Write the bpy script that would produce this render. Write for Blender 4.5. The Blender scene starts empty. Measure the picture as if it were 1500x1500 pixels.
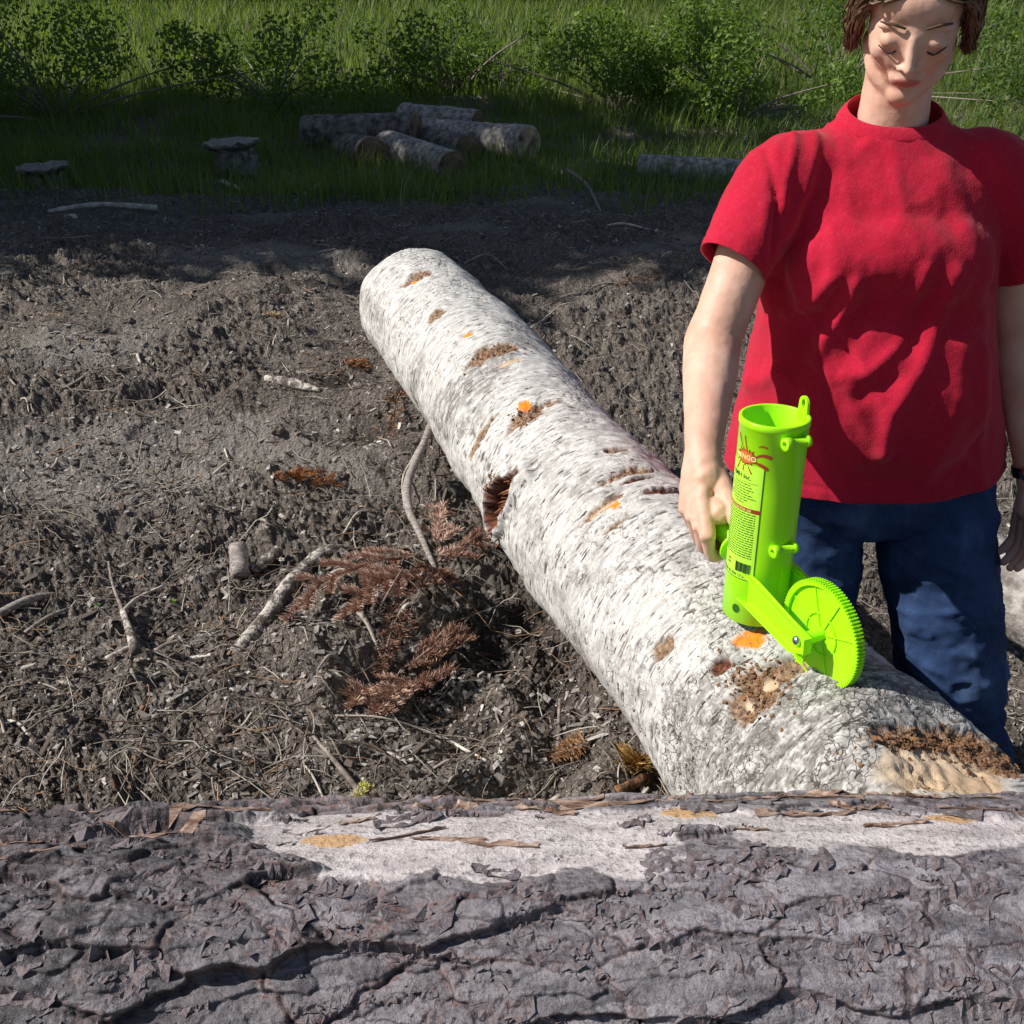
import bpy, bmesh, math, random
import numpy as np
from mathutils import Vector, Matrix
R = math.radians
random.seed(7); rng = np.random.default_rng(11)
scn = bpy.context.scene
COL = scn.collection

# ------------------------------------------------------------ camera, sky, sun, exposure
CAMH = 1.70; PITCH = R(30); FPX = 1550.0
cam = bpy.data.cameras.new("camera"); camo = bpy.data.objects.new("camera", cam); COL.objects.link(camo)
cam.sensor_width = 36; cam.lens = 36*FPX/1500; cam.clip_start = .02; cam.clip_end = 500
camo.location = (0, 0, CAMH); camo.rotation_euler = (R(90)-PITCH, 0, 0)
scn.camera = camo
LIGHT = Vector((.755, .035, -.655)).normalized()          # the way the sunlight travels
w = bpy.data.worlds.new("World"); scn.world = w; w.use_nodes = True
nt = w.node_tree; nt.nodes.clear()
sky = nt.nodes.new('ShaderNodeTexSky'); sky.sky_type = 'NISHITA'; sky.sun_disc = False
sky.sun_elevation = math.asin(-LIGHT.z)
sky.sun_rotation = math.atan2(-LIGHT.x, -LIGHT.y)
bg = nt.nodes.new('ShaderNodeBackground'); bg.inputs[1].default_value = .066
out = nt.nodes.new('ShaderNodeOutputWorld')
nt.links.new(sky.outputs[0], bg.inputs[0]); nt.links.new(bg.outputs[0], out.inputs[0])
sl = bpy.data.lights.new("sun", 'SUN'); sl.energy = 5.0; sl.angle = R(.5); sl.color = (1, .965, .91)
so = bpy.data.objects.new("sun", sl); COL.objects.link(so)
so.rotation_euler = LIGHT.to_track_quat('-Z', 'Y').to_euler()
scn.view_settings.view_transform = 'Standard'; scn.view_settings.look = 'None'
scn.view_settings.gamma = 1; scn.view_settings.exposure = .22

# ------------------------------------------------------------ helpers
SP, CP = math.sin(PITCH), math.cos(PITCH)
def ray(px, py):
    X = (px-750)/FPX; V = (750-py)/FPX
    return np.array([X, CP+SP*V, -SP+CP*V])
def at(px, py, Y):
    d = ray(px, py); return d*(Y/d[1]) + np.array([0, 0, CAMH])
def atz(px, py, Z):
    d = ray(px, py); return d*((Z-CAMH)/d[2]) + np.array([0, 0, CAMH])
def proj(P):
    q = P - np.array([0, 0, CAMH]); d = q[..., 1]*CP - q[..., 2]*SP; u = q[..., 1]*SP + q[..., 2]*CP
    return 750+FPX*q[..., 0]/d, 750-FPX*u/d, d

_perm = rng.permutation(4096); _g = rng.normal(size=(4096, 3)); _g /= np.linalg.norm(_g, axis=1)[:, None]
def _h(i, j, k): return _perm[(_perm[(_perm[i & 4095] + j) & 4095] + k) & 4095]
def noise3(x, y, z=0.0):
    x, y, z = np.broadcast_arrays(np.asarray(x, float), np.asarray(y, float), np.asarray(z, float))
    i, j, k = np.floor(x).astype(int), np.floor(y).astype(int), np.floor(z).astype(int)
    fx, fy, fz = x-i, y-j, z-k
    u, v, s = [t*t*t*(t*(t*6-15)+10) for t in (fx, fy, fz)]
    r = 0
    for a in (0, 1):
        for b in (0, 1):
            for c in (0, 1):
                g = _g[_h(i+a, j+b, k+c)]
                d = g[..., 0]*(fx-a)+g[..., 1]*(fy-b)+g[..., 2]*(fz-c)
                r = r + d*(u if a else 1-u)*(v if b else 1-v)*(s if c else 1-s)
    return r*1.6
def fbm(x, y, z=0.0, o=4, lac=2.03, g=.5):
    r = 0; a = 1.0
    for n in range(o):
        r = r + a*noise3(np.asarray(x)*lac**n+17*n, np.asarray(y)*lac**n-9*n, np.asarray(z)*lac**n+5*n); a *= g
    return r
def worley(x, y, seed=0):
    """nearest distance, second nearest, id and offset of nearest cell point"""
    i, j = np.floor(x).astype(int), np.floor(y).astype(int)
    f1 = np.full(x.shape, 9.); f2 = np.full(x.shape, 9.); idn = np.zeros(x.shape, int)
    ox = np.zeros(x.shape); oy = np.zeros(x.shape)
    for a in (-1, 0, 1):
        for b in (-1, 0, 1):
            h = _h(i+a, j+b, seed+0*i)
            px = i+a+(h % 64)/64; py = j+b+((h//64) % 64)/64
            d = np.hypot(px-x, py-y)
            m = d < f1
            f2 = np.where(m, f1, np.minimum(f2, d)); idn = np.where(m, h, idn)
            ox = np.where(m, x-px, ox); oy = np.where(m, y-py, oy); f1 = np.where(m, d, f1)
    return f1, f2, (idn % 997)/997.0, ox, oy
def sst(a, b, x):
    t = np.clip((x-a)/(b-a), 0, 1); return t*t*(3-2*t)

def npmesh(name, V, F, smooth=True):
    """V (n,3), F (m,k) same-size faces"""
    V = np.asarray(V, np.float32); F = np.asarray(F, np.int32)
    me = bpy.data.meshes.new(name); k = F.shape[1]
    me.vertices.add(len(V)); me.vertices.foreach_set('co', V.ravel())
    me.loops.add(F.size); me.loops.foreach_set('vertex_index', F.ravel())
    me.polygons.add(len(F)); me.polygons.foreach_set('loop_start', np.arange(0, F.size, k, dtype=np.int32))
    me.polygons.foreach_set('loop_total', np.full(len(F), k, np.int32))
    me.update(calc_edges=True); me.validate()
    me.polygons.foreach_set('use_smooth', np.full(len(me.polygons), smooth))
    return me
def attr(me, name, arr):
    a = me.attributes.new(name, 'FLOAT', 'POINT'); a.data.foreach_set('value', np.asarray(arr, np.float32).ravel())
def cattr(me, name, arr):
    arr = np.asarray(arr, np.float32)
    if arr.shape[1] == 3: arr = np.hstack([arr, np.ones((len(arr), 1), np.float32)])
    a = me.attributes.new(name, 'FLOAT_COLOR', 'POINT'); a.data.foreach_set('color', arr.ravel())
def link(name, me, mats=None, parent=None, label=None, cat=None, group=None, kind=None):
    o = bpy.data.objects.new(name, me); COL.objects.link(o)
    if mats is not None and me is not None and len(me.materials) == 0:
        for m in (mats if isinstance(mats, (list, tuple)) else [mats]): me.materials.append(m)
    if parent is not None: o.parent = parent
    if label: o['label'] = label
    if cat: o['category'] = cat
    if group: o['group'] = group
    if kind: o['kind'] = kind
    return o
def bmobj(name, bm, mats, parent=None, smooth=True, **k):
    me = bpy.data.meshes.new(name); bmesh.ops.recalc_face_normals(bm, faces=bm.faces[:]); bm.to_mesh(me); bm.free()
    me.polygons.foreach_set('use_smooth', np.full(len(me.polygons), smooth))
    return link(name, me, mats, parent, **k)
def empty(name, loc=(0, 0, 0), **k):
    o = link(name, None, None, **k); o.location = loc; o.empty_display_size = .05; return o
def grid_faces(n, m, wrap=False):
    i = np.arange(n-1)[:, None]; j = np.arange(m if wrap else m-1)[None, :]; j2 = (j+1) % m
    return np.stack([i*m+j, i*m+j2, (i+1)*m+j2, (i+1)*m+j], -1).reshape(-1, 4)

# ------------------------------------------------------------ node helpers
class NT:
    def __init__(s, name, rough=.8, spec=.3):
        s.m = bpy.data.materials.new(name); s.m.use_nodes = True; s.t = s.m.node_tree
        s.b = s.t.nodes['Principled BSDF']; s.b.inputs['Roughness'].default_value = rough
        s.b.inputs['Specular IOR Level'].default_value = spec
    def n(s, typ, ins=None, **props):
        nd = s.t.nodes.new(typ)
        for k, v in props.items(): setattr(nd, k, v)
        for k, v in (ins or {}).items(): s.set(nd.inputs[k], v)
        return nd
    def set(s, inp, v):
        if isinstance(v, bpy.types.NodeSocket): s.t.links.new(v, inp)
        elif isinstance(v, bpy.types.Node): s.t.links.new(v.outputs[0], inp)
        elif isinstance(v, (tuple, list)) and len(v) == 3 and inp.type == 'RGBA': inp.default_value = (*v, 1)
        else: inp.default_value = v
    def at(s, name, out='Fac'): return s.n('ShaderNodeAttribute', attribute_name=name).outputs[out]
    def coord(s, which='Object', scale=(1, 1, 1)):
        c = s.n('ShaderNodeTexCoord').outputs[which]
        return s.n('ShaderNodeMapping', {'Vector': c, 'Scale': scale}).outputs[0]
    def noise(s, vec, scale, detail=4, rough=.55, dist=0):
        return s.n('ShaderNodeTexNoise', {'Vector': vec, 'Scale': scale, 'Detail': detail, 'Roughness': rough, 'Distortion': dist}).outputs[0]
    def vor(s, vec, scale, feature='F1', out=0, rnd=1):
        return s.n('ShaderNodeTexVoronoi', {'Vector': vec, 'Scale': scale, 'Randomness': rnd}, feature=feature).outputs[out]
    def mix(s, f, a, b, mode='MIX'):
        nd = s.n('ShaderNodeMix', data_type='RGBA', blend_type=mode)
        s.set(nd.inputs[0], f); s.set(nd.inputs[6], a); s.set(nd.inputs[7], b); return nd.outputs[2]
    def rng(s, v, a, b, c=0, d=1):
        return s.n('ShaderNodeMapRange', {0: v, 1: a, 2: b, 3: c, 4: d}, interpolation_type='SMOOTHSTEP').outputs[0]
    def math(s, op, a, b=0.0):
        nd = s.n('ShaderNodeMath', operation=op); s.set(nd.inputs[0], a); s.set(nd.inputs[1], b); return nd.outputs[0]
    def col(s, c): s.set(s.b.inputs['Base Color'], c)
    def bump(s, h, strength=.5, dist=.01):
        bn = s.n('ShaderNodeBump', {'Height': h, 'Strength': strength, 'Distance': dist})
        s.t.links.new(bn.outputs[0], s.b.inputs['Normal'])

def simple_mat(name, c1, c2, scale=20, rough=.8, bump=.3, dist=.004, spec=.3, stretch=(1, 1, 1), detail=5):
    m = NT(name, rough, spec); v = m.coord('Object', stretch)
    n = m.noise(v, scale, detail, .6); m.col(m.mix(m.rng(n, .3, .7), c1, c2))
    if bump: m.bump(m.noise(v, scale*3, 4, .6), bump, dist)
    return m.m

# soil
m = NT('soil', .95, .12); v = m.coord()
big = m.noise(v, 1.1, 5, .6); med = m.noise(v, 16, 6, .7); fine = m.noise(v, 140, 4, .7)
c = m.mix(m.rng(med, .3, .7), (.100, .080, .063), (.275, .230, .190))
c = m.mix(m.rng(fine, .3, .72), m.mix(.5, c, (.05, .04, .033)), m.mix(.45, c, (.27, .24, .21)))
c = m.mix(m.rng(m.noise(v, 60, 5, .75), .50, .64, 0, .8), c, (.38, .34, .30)); c = m.mix(m.rng(m.noise(v, 75, 5, .75), .56, .68, 0, .8), c, (.035, .028, .024))
c = m.mix(m.at('pale'), c, (.35, .32, .29))
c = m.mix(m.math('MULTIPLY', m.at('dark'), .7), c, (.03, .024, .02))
m.col(c)
chips = m.vor(v, 110, 'F1', 0)
hh = m.math('ADD', m.math('MULTIPLY', fine, .8), m.math('MULTIPLY', chips, .8))
m.bump(m.math('ADD', hh, m.math('MULTIPLY', m.noise(v, 60, 5, .75), 1.6)), 1, .009); SOIL = m.m

m = NT('litter', .9, .15); c = m.at('tint', 'Color'); nn = m.noise(m.coord(), 160, 3)
m.col(m.mix(m.rng(nn, .3, .7, 0, .4), c, (.05, .04, .035))); LITTER = m.m

def leafmat(name, transl=(.25, .4, .03)):
    m = NT(name, .6, .3); m.col(m.at('tint', 'Color'))
    tr = m.n('ShaderNodeBsdfTranslucent', {'Color': transl})
    mx = m.n('ShaderNodeMixShader', {0: .3, 1: m.b.outputs[0], 2: tr.outputs[0]})
    m.t.links.new(mx.outputs[0], m.t.nodes['Material Output'].inputs[0]); return m.m
LEAF = leafmat('leaf'); GRASSM = leafmat('grass_blade', (.3, .45, .04))
m = NT('dead_needles', .75, .2); m.col(m.at('tint', 'Color')); NEEDLE = m.m

WOODGREY = simple_mat('weathered_wood', (.16, .13, .11), (.42, .38, .34), 30, .85, .6, .003, stretch=(1, 6, 6))
TWIG = simple_mat('twig_bark', (.13, .10, .085), (.34, .29, .25), 60, .8, .5, .002)
PALE = simple_mat('bare_pale_wood', (.30, .25, .20), (.66, .60, .52), 24, .75, .5, .003)
ROTTEN = simple_mat('rotten_wood', (.06, .03, .018), (.33, .17, .08), 60, .9, .9, .006)
BARKBG = simple_mat('rough_grey_bark', (.06, .05, .045), (.30, .27, .25), 14, .9, 1, .02)
def ring_mat(name, a, b):
    m = NT(name, .85, .1); c = m.n('ShaderNodeTexCoord').outputs['Object']
    l = m.n('ShaderNodeVectorMath', {0: m.n('ShaderNodeMapping', {'Vector': c, 'Scale': (0, 1, 1)}).outputs[0]}, operation='LENGTH').outputs['Value']
    wv = m.n('ShaderNodeTexNoise', {'Vector': m.n('ShaderNodeCombineXYZ', {0: l}).outputs[0], 'Scale': 90, 'Detail': 2}).outputs[0]
    k = m.noise(c, 9, 4)
    m.col(m.mix(m.rng(k, .35, .7), m.mix(m.rng(wv, .4, .6), a, b), (.10, .06, .04))); m.bump(wv, .3, .003); return m.m
m = NT('peeling_birch_twig', .8, .2); vo = m.coord('Object', (1, 1, 1)); n1 = m.noise(vo, 34, 6, .75); n2 = m.noise(vo, 120, 4, .7)
c = m.mix(m.rng(n1, .46, .56), (.13, .105, .09), (.60, .55, .48)); m.col(m.mix(m.rng(n2, .55, .7, 0, .7), c, (.07, .055, .045))); m.bump(m.math('ADD', n1, n2), 1, .006); PEEL = m.m
CUTEND = ring_mat('sawn_end', (.20, .13, .09), (.36, .25, .17))
PALEEND = ring_mat('sawn_end_pale', (.45, .33, .22), (.62, .48, .33))

# ------------------------------------------------------------ geometry of the birch log (axis spline)
ZAX = .63
mids = [(1500, 1490, 205), (1425, 1402, 208), (1350, 1316, 210), (1278, 1231, 206), (1206, 1146, 195), (1128, 1060, 176), (1051, 963, 162), (970, 870, 149), (900, 800, 138), (825, 717, 122), (750, 617, 110), (685, 532, 99), (627, 466, 87), (611, 448, 85)]
AX = []; RD = []
for (x, y, hw) in mids:
    p = atz(x, y, ZAX); _, _, d = proj(p); AX.append(p); RD.append(hw*d/FPX)
AX = np.array(AX); RD = np.array(RD)
cum = np.concatenate([[0], np.cumsum(np.linalg.norm(np.diff(AX, axis=0), axis=1))]); LLEN = cum[-1]
def smooth_interp(s, xs, ys):
    xf = np.linspace(xs[0], xs[-1], 400); yf = np.interp(xf, xs, ys)
    k = np.hanning(61); k /= k.sum(); pad = 30
    st = yf[1]-yf[0]; en = yf[-1]-yf[-2]
    yp = np.concatenate([yf[0]-st*np.arange(pad, 0, -1), yf, yf[-1]+en*np.arange(1, pad+1)])
    return np.interp(s, xf, np.convolve(yp, k, 'valid'))
def axis_at(s): return np.stack([smooth_interp(s, cum, AX[:, i]) for i in range(3)], -1)
def rad_at(s): return smooth_interp(s, cum, RD)
print('log axis', AX.round(3).tolist(), 'r', RD.round(3).tolist(), LLEN)
axdir = (AX[-1]-AX[6]); axdir /= np.linalg.norm(axdir)
perp = np.array([axdir[1], -axdir[0], 0]); perp /= np.linalg.norm(perp)      # to the right of the log

# ------------------------------------------------------------ terrain
def base_h(x, y):
    left = .455 - .62*sst(3.3, 9.0, y)                    # the ground falls away into the clearing
    sd = (x-AX[6][0])*perp[0] + (y-AX[6][1])*perp[1]      # metres to the right of the log's axis
    right = 0.0 - .12*sst(3, 9, y)
    k = sst(.05, .62, sd)*(1-sst(2.6, 5.5, y))
    return left*(1-k)+right*k
HOL = [(735, 915, .13, .09), (650, 1010, .10, .06), (540, 790, .09, .035), (500, 545, .12, .05), (790, 1150, .08, .05), (380, 760, .05, .03), (560, 980, .07, .06), (690, 1060, .08, .04), (250, 900, .08, .03), (480, 1010, .05, -.04), (560, 620, .13, .04), (180, 760, .1, .03), (800, 1000, .08, .06), (470, 940, .12, -.04), (330, 1050, .2, -.04), (900, 560, .15, .03), (1290, 900, .1, .03), (700, 790, .07, .03), (880, 1130, .08, -.035), (740, 1000, .07, -.03), (620, 890, .10, -.03), (520, 1120, .16, -.035), (150, 1000, .18, -.03), (830, 1080, .06, .05), (640, 700, .08, -.03)]
HOLP = [(*atz(a, b, .45)[:2], r_, d_) for a, b, r_, d_ in HOL]
def ground(x, y, full=False):
    x = np.asarray(x, float); y = np.asarray(y, float)
    b = base_h(x, y)
    wx = x+.25*noise3(x*.8, y*.8, 3.3); wy = y+.25*noise3(x*.8, y*.8, 7.7)
    n1 = fbm(wx*.9, wy*1.7, 1.5, 3)*.055
    rid = (1-np.abs(fbm(wx*1.6+wy*.8, wy*4.2, 9.1, 3)))**2*.05-.025       # machine-churned furrows
    bill = np.abs(fbm(x*7, y*7, 4.2, 4, 2.1, .55))
    clod = bill*.036
    f2 = np.abs(fbm(x*31, y*31, 2.2, 4, 2.1, .68))*.021
    rough = .35+.65*sst(-.25, .25, noise3(x*1.3, y*1.3, 20))
    hol = 0
    for hx, hy, hr, hd in HOLP:
        q = ((x-hx)**2+(y-hy)**2)/hr**2
        hol = hol + hd*np.exp(-q*1.3)*(1+.5*noise3(x*14, y*14, 8))
    h = b+n1+rid*(1-.3*rough)+(clod+f2)*rough-.02-hol
    if full:
        pale = sst(.1, .5, fbm(x*.55+4, y*1.1+1.5, 12.0, 3)+.25*np.exp(-((x+1.4)**2/.5+(y-3.0)**2/.1)))*(1-rough)*.9
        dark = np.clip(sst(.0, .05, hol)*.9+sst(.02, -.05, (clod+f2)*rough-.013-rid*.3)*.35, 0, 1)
        return h, pale, dark
    return h
def G(x, y): return float(ground(np.array([x]), np.array([y]))[0])
def gp(px, py, up=0.0):
    """where the pixel's ray meets the ground"""
    d = ray(px, py); z = .45
    for _ in range(8):
        t = (z-CAMH)/d[2]; z = .6*z+.4*float(base_h(d[0]*t, d[1]*t))
    t = (z-CAMH)/d[2]
    return np.array([d[0]*t, d[1]*t, G(d[0]*t, d[1]*t)+up])

yc_ = np.concatenate([np.linspace(-10, .55, 22), np.exp(np.linspace(math.log(.6), math.log(12.5), 1000)), 12.5*np.exp(np.linspace(.02, 2.2, 70))])
uc = np.concatenate([-np.exp(np.linspace(math.log(40), math.log(.62), 26)), np.linspace(-.6, .6, 900), np.exp(np.linspace(math.log(.62), math.log(40), 26))])
YY, UU = np.meshgrid(yc_, uc, indexing='ij'); XX = UU*(np.clip(YY, .6, 12.5)+.35)
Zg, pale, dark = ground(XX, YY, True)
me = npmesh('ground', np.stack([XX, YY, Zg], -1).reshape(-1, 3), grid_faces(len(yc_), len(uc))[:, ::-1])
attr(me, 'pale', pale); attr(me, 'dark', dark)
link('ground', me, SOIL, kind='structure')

# ------------------------------------------------------------ ground litter: chips, bark crumbs, clods (uncountable)
def chips_mesh(n, seed, lo, hi, dens=1.0, umax=.62, ymin=.9, ymax=9.5, lift=.0):
    r = np.random.default_rng(seed)
    y = np.exp(r.uniform(math.log(ymin), math.log(ymax), n)); x = r.uniform(-umax, umax, n)*(y+.35)
    keep = (noise3(x*2.3, y*2.3, seed)+r.normal(0, .35, n)) > -.25
    x, y = x[keep], y[keep]; n = len(x)
    z = ground(x, y); e = .012
    sx = (ground(x+e, y)-ground(x-e, y))/(2*e); sy = (ground(x, y+e)-ground(x, y-e))/(2*e)
    L = (lo+(hi-lo)*r.random(n)**3.2)*(1+.07*y); W = L*r.uniform(.15, .6, n); T = W*r.uniform(.15, .6, n)
    L = np.where(r.random(n) < .08, L*2.2, L)
    yaw = r.uniform(0, 2*np.pi, n)+0; til = r.normal(0, .45, n); rol = r.normal(0, .6, n)
    nz = np.stack([-sx*.8+np.sin(til)*.6, -sy*.8+np.sin(rol)*.6, np.ones(n)], -1); nz /= np.linalg.norm(nz, axis=1)[:, None]
    a = np.stack([np.cos(yaw), np.sin(yaw), 0*yaw], -1); a -= (a*nz).sum(1)[:, None]*nz; a /= np.linalg.norm(a, axis=1)[:, None]
    b = np.cross(nz, a)
    C = np.stack([x, y, z+T*.35+lift], -1)
    V = []
    for i, (sa, sb, sc) in enumerate([(-1, -1, -1), (1, -1, -1), (1, 1, -1), (-1, 1, -1), (-1, -1, 1), (1, -1, 1), (1, 1, 1), (-1, 1, 1)]):
        j = r.uniform(.45, 1.1, (3, n))
        V.append(C+a*(sa*j[0]*L/2)[:, None]+b*(sb*j[1]*W/2)[:, None]+nz*(sc*j[2]*T/2)[:, None])
    V = np.stack(V, 1).reshape(-1, 3)
    f = np.array([[0, 3, 2, 1], [4, 5, 6, 7], [0, 1, 5, 4], [1, 2, 6, 5], [2, 3, 7, 6], [3, 0, 4, 7]])
    F = (np.arange(n)[:, None, None]*8+f[None]).reshape(-1, 4)
    pal = np.array([(.12, .095, .08), (.19, .16, .14), (.30, .265, .235), (.46, .42, .38), (.62, .58, .53), (.22, .13, .08), (.07, .055, .05)])
    ci = r.choice(7, n, p=[.24, .30, .24, .10, .025, .035, .06]); ccol = pal[ci]*r.uniform(.75, 1.2, (n, 1))
    me = npmesh('wood_litter', V, F, False); cattr(me, 'tint', np.repeat(ccol, 8, 0)); return me
link('wood_litter', chips_mesh(230000, 3, .003, .020), LITTER, kind='stuff', label='grey and brown wood chips and bark crumbs strewn over the churned soil')

def straw_mesh(n, seed, umax=.6, ymin=1.0, ymax=8.5):
    """thin loose twigs and straws, gently bent"""
    r = np.random.default_rng(seed)
    y = np.exp(r.uniform(math.log(ymin), math.log(ymax), n)); x = r.uniform(-umax, umax, n)*(y+.35)
    L = r.uniform(.02, .11, n)*(1+.05*y)*np.where(r.random(n) < .1, 1.9, 1); rad = r.uniform(.0006, .0018, n)*(1+.12*y)
    yaw = r.uniform(0, 2*np.pi, n); bend = r.normal(0, .5, n); K = 5
    V = np.zeros((n, K, 3, 3)); P = np.zeros((n, K, 3)); px, py = x.copy(), y.copy()
    lift0 = r.uniform(0, .012, n)
    for k in range(K):
        an = yaw+bend*(k/(K-1)-.5); P[:, k, 0] = px; P[:, k, 1] = py
        P[:, k, 2] = ground(px, py)*.6 + ground(x, y)*.4+rad*2+.004+lift0*np.sin(k/(K-1)*3.1)
        px = px+np.cos(an)*L/(K-1); py = py+np.sin(an)*L/(K-1)
    for k in range(K):
        tp = 1-.5*k/(K-1)
        for j in range(3):
            a = j*2.094; V[:, k, j] = P[:, k]+np.stack([-np.sin(yaw)*math.cos(a), np.cos(yaw)*math.cos(a), np.full(n, math.sin(a))], -1)*(rad*tp)[:, None]
    F = []
    for k in range(K-1):
        for j in range(3): F.append([k*3+j, k*3+(j+1) % 3, (k+1)*3+(j+1) % 3, (k+1)*3+j])
    F = (np.arange(n)[:, None, None]*K*3+np.array(F)[None]).reshape(-1, 4)
    pal = np.array([(.5, .45, .38), (.3, .25, .2), (.16, .11, .08), (.40, .24, .14)])
    c = pal[r.choice(4, n, p=[.3, .35, .25, .10])]*r.uniform(.8, 1.15, (n, 1))
    me = npmesh('straw_litter', V.reshape(-1, 3), F); cattr(me, 'tint', np.repeat(c, K*3, 0)); return me
link('straw_litter', straw_mesh(4200, 5), LITTER, kind='stuff', label='thin pale straws and fine twigs lying loose over the churned soil')

# ------------------------------------------------------------ the big birch log
NS, NA = 760, 420
S = np.linspace(0, LLEN, NS); TH = np.linspace(-np.pi, np.pi, NA, endpoint=False)
C0 = axis_at(S); tan = np.gradient(C0, axis=0); tan /= np.linalg.norm(tan, axis=1)[:, None]
Rt = np.cross(tan, np.array([0, 0, 1.])); Rt /= np.linalg.norm(Rt, axis=1)[:, None]; Up = np.cross(Rt, tan)
R0 = rad_at(S)
SS, TT = np.meshgrid(S, TH, indexing='ij')
cx, sx_ = np.cos(TT), np.sin(TT)
nz_ = lambda f, g, z, o=4: fbm(SS*f, cx*g, sx_*g+z, o)
rad = R0[:, None]*(1+.032*nz_(3, .7, 0, 2)) + .0050*nz_(11, 1.8, 5, 3) + .0012*nz_(60, 6, 9, 3)
def logpos(rad): return C0[:, None, :]+rad[..., None]*(cx[..., None]*Up[:, None, :]+sx_[..., None]*Rt[:, None, :])
P0 = logpos(rad)
qx, qy, qd = proj(P0)
nrm = cx[..., None]*Up[:, None, :]+sx_[..., None]*Rt[:, None, :]
vis = ((np.array([0, 0, CAMH])-P0)*nrm).sum(-1) > .02
def logspot(px, py):
    e = (qx-px)**2+(qy-py)**2+np.where(vis, 0, 1e6); k = np.unravel_index(np.argmin(e), e.shape); return S[k[0]], TH[k[1]]
def feat(px, py, ls, la, rag=.35, fr=40):
    """ragged-edged mask round a place on the bark: ls along, la around, in metres"""
    s0, t0 = logspot(px, py); dt = (TT-t0+np.pi) % (2*np.pi)-np.pi
    d = np.hypot((SS-s0)/ls, dt*.18/la)+rag*fbm(SS*fr, TT*.18*fr, 3.3, 4)
    return sst(1.15, .75, d)
brown = np.zeros_like(SS); wood = brown.copy(); orange = brown.copy(); grey = brown.copy(); red = brown.copy()
for f in [(612, 405, .035, .05), (722, 512, .035, .075), (640, 462, .02, .03), (770, 608, .03, .05), (700, 640, .02, .06), (880, 742, .012, .05), (903, 658, .010, .03), (1112, 1010, .045, .035), (1140, 990, .02, .05), (1385, 1085, .028, .10), (1450, 1118, .035, .06), (972, 950, .016, .022), (590, 620, .015, .04), (805, 590, .01, .03), (900, 770, .006, .03), (1090, 1040, .03, .02), (1325, 1085, .02, .04), (1350, 1150, .02, .03), (925, 690, .012, .06)]: brown = np.maximum(brown, feat(*f))
for f in [(975, 716, .014, .05), (940, 700, .008, .035), (1055, 978, .01, .015)]: red = np.maximum(red, feat(*f))
for f in [(1125, 1000, .010, .012), (1095, 1032, .012, .007), (1388, 1132, .045, .085, .22, 14), (1350, 1122, .03, .06, .25, 20), (745, 530, .008, .03), (885, 738, .006, .035)]: wood = np.maximum(wood, feat(*f))
grey = np.clip(sst(.15, .75, fbm(SS*5+3, TT*1.1, 2.0, 5))*.8+.9*feat(690, 560, .10, .10, .7, 12)+.8*feat(1060, 1100, .16, .12, .8, 10)+.7*feat(650, 600, .1, .1, .7, 12)+.6*feat(1200, 1080, .14, .16, .7, 10)+.7*feat(1250, 990, .1, .1, .5, 10), 0, 1)
for f in [(607, 413, .015, .011, .7, 55), (686, 490, .015, .012, .7, 55), (768, 593, .014, .013, .7, 55), (899, 738, .012, .012, .7, 60), (1103, 933, .017, .021, .5, 60)]: orange = np.maximum(orange, feat(*f))
# cracks that peel: thin wiggly polylines
crack = np.zeros_like(SS)
W1, W2, wid, _, _ = worley((SS+.03*nz_(9, 1, 3, 2))*11, (TT*.18+.02*fbm(SS*20, TT*4, 1, 3))*15, 3)
crack = sst(.055, .0, (W2-W1))*sst(.0, .45, nz_(3.5, 1.2, 40, 3)+.55*sst(.75, .1, SS)-.15)
W1, W2, _, _, _ = worley(SS*70+nz_(30, 3, 6, 2)*.9, TT*.18*55+nz_(30, 3, 16, 2)*.9, 9)
crack2 = sst(.13, .0, W2-W1)*sst(.05, .5, nz_(5, 1.5, 60, 3)+.5*sst(1.0, .15, SS))
rad = rad - .0035*crack - .0022*crack2 - brown*(1-wood)*(.004+.007*np.clip(nz_(60, 9, 70, 3)+.3, 0, 1)) - .007*brown*wood + .0025*brown*(1-wood)*nz_(110, 20, 71, 3)
rad = rad - wood*.002 - red*(.008+.006*nz_(80, 10, 72, 2))
# raised collars round old knots, and the hollow where the branch tore out
s0, t0 = logspot(731, 735); dt = (TT-t0+np.pi) % (2*np.pi)-np.pi
dd = np.hypot((SS-s0+.35*(dt*.18))/.036, dt*.18/.080)+.30*nz_(30, 5, 4, 4)
hollow = sst(1.0, .65, dd); hcol = sst(1.18, .95, dd+.12*nz_(60, 8, 2, 3)); rad = rad+.014*np.exp(-((dd-1.15)/.35)**2)-.075*hollow
s1, t1 = logspot(640, 458); d2 = np.hypot((SS-s1)/.03, ((TT-t1+np.pi) % (2*np.pi)-np.pi)*.18/.03); rad = rad+.008*np.exp(-d2**2*.8)
s1, t1 = logspot(1270, 1110); d2 = np.hypot((SS-s1)/.10, ((TT-t1+np.pi) % (2*np.pi)-np.pi)*.18/.10); rad = rad+.010*np.exp(-d2**2)+.0014*np.sin(d2*26+3*nz_(12, 2, 1, 2))*np.exp(-d2**2*.6)
s1, t1 = logspot(1390, 1110); d2 = np.hypot((SS-s1)/.12, ((TT-t1+np.pi) % (2*np.pi)-np.pi)*.18/.11); rad = rad+.020*np.exp(-(d2-1)**2*5)-.012*np.exp(-d2**2*2.5)
s1, t1 = logspot(800, 560); rad = rad-.006*np.exp(-((SS-s1)/.04)**2)
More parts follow.
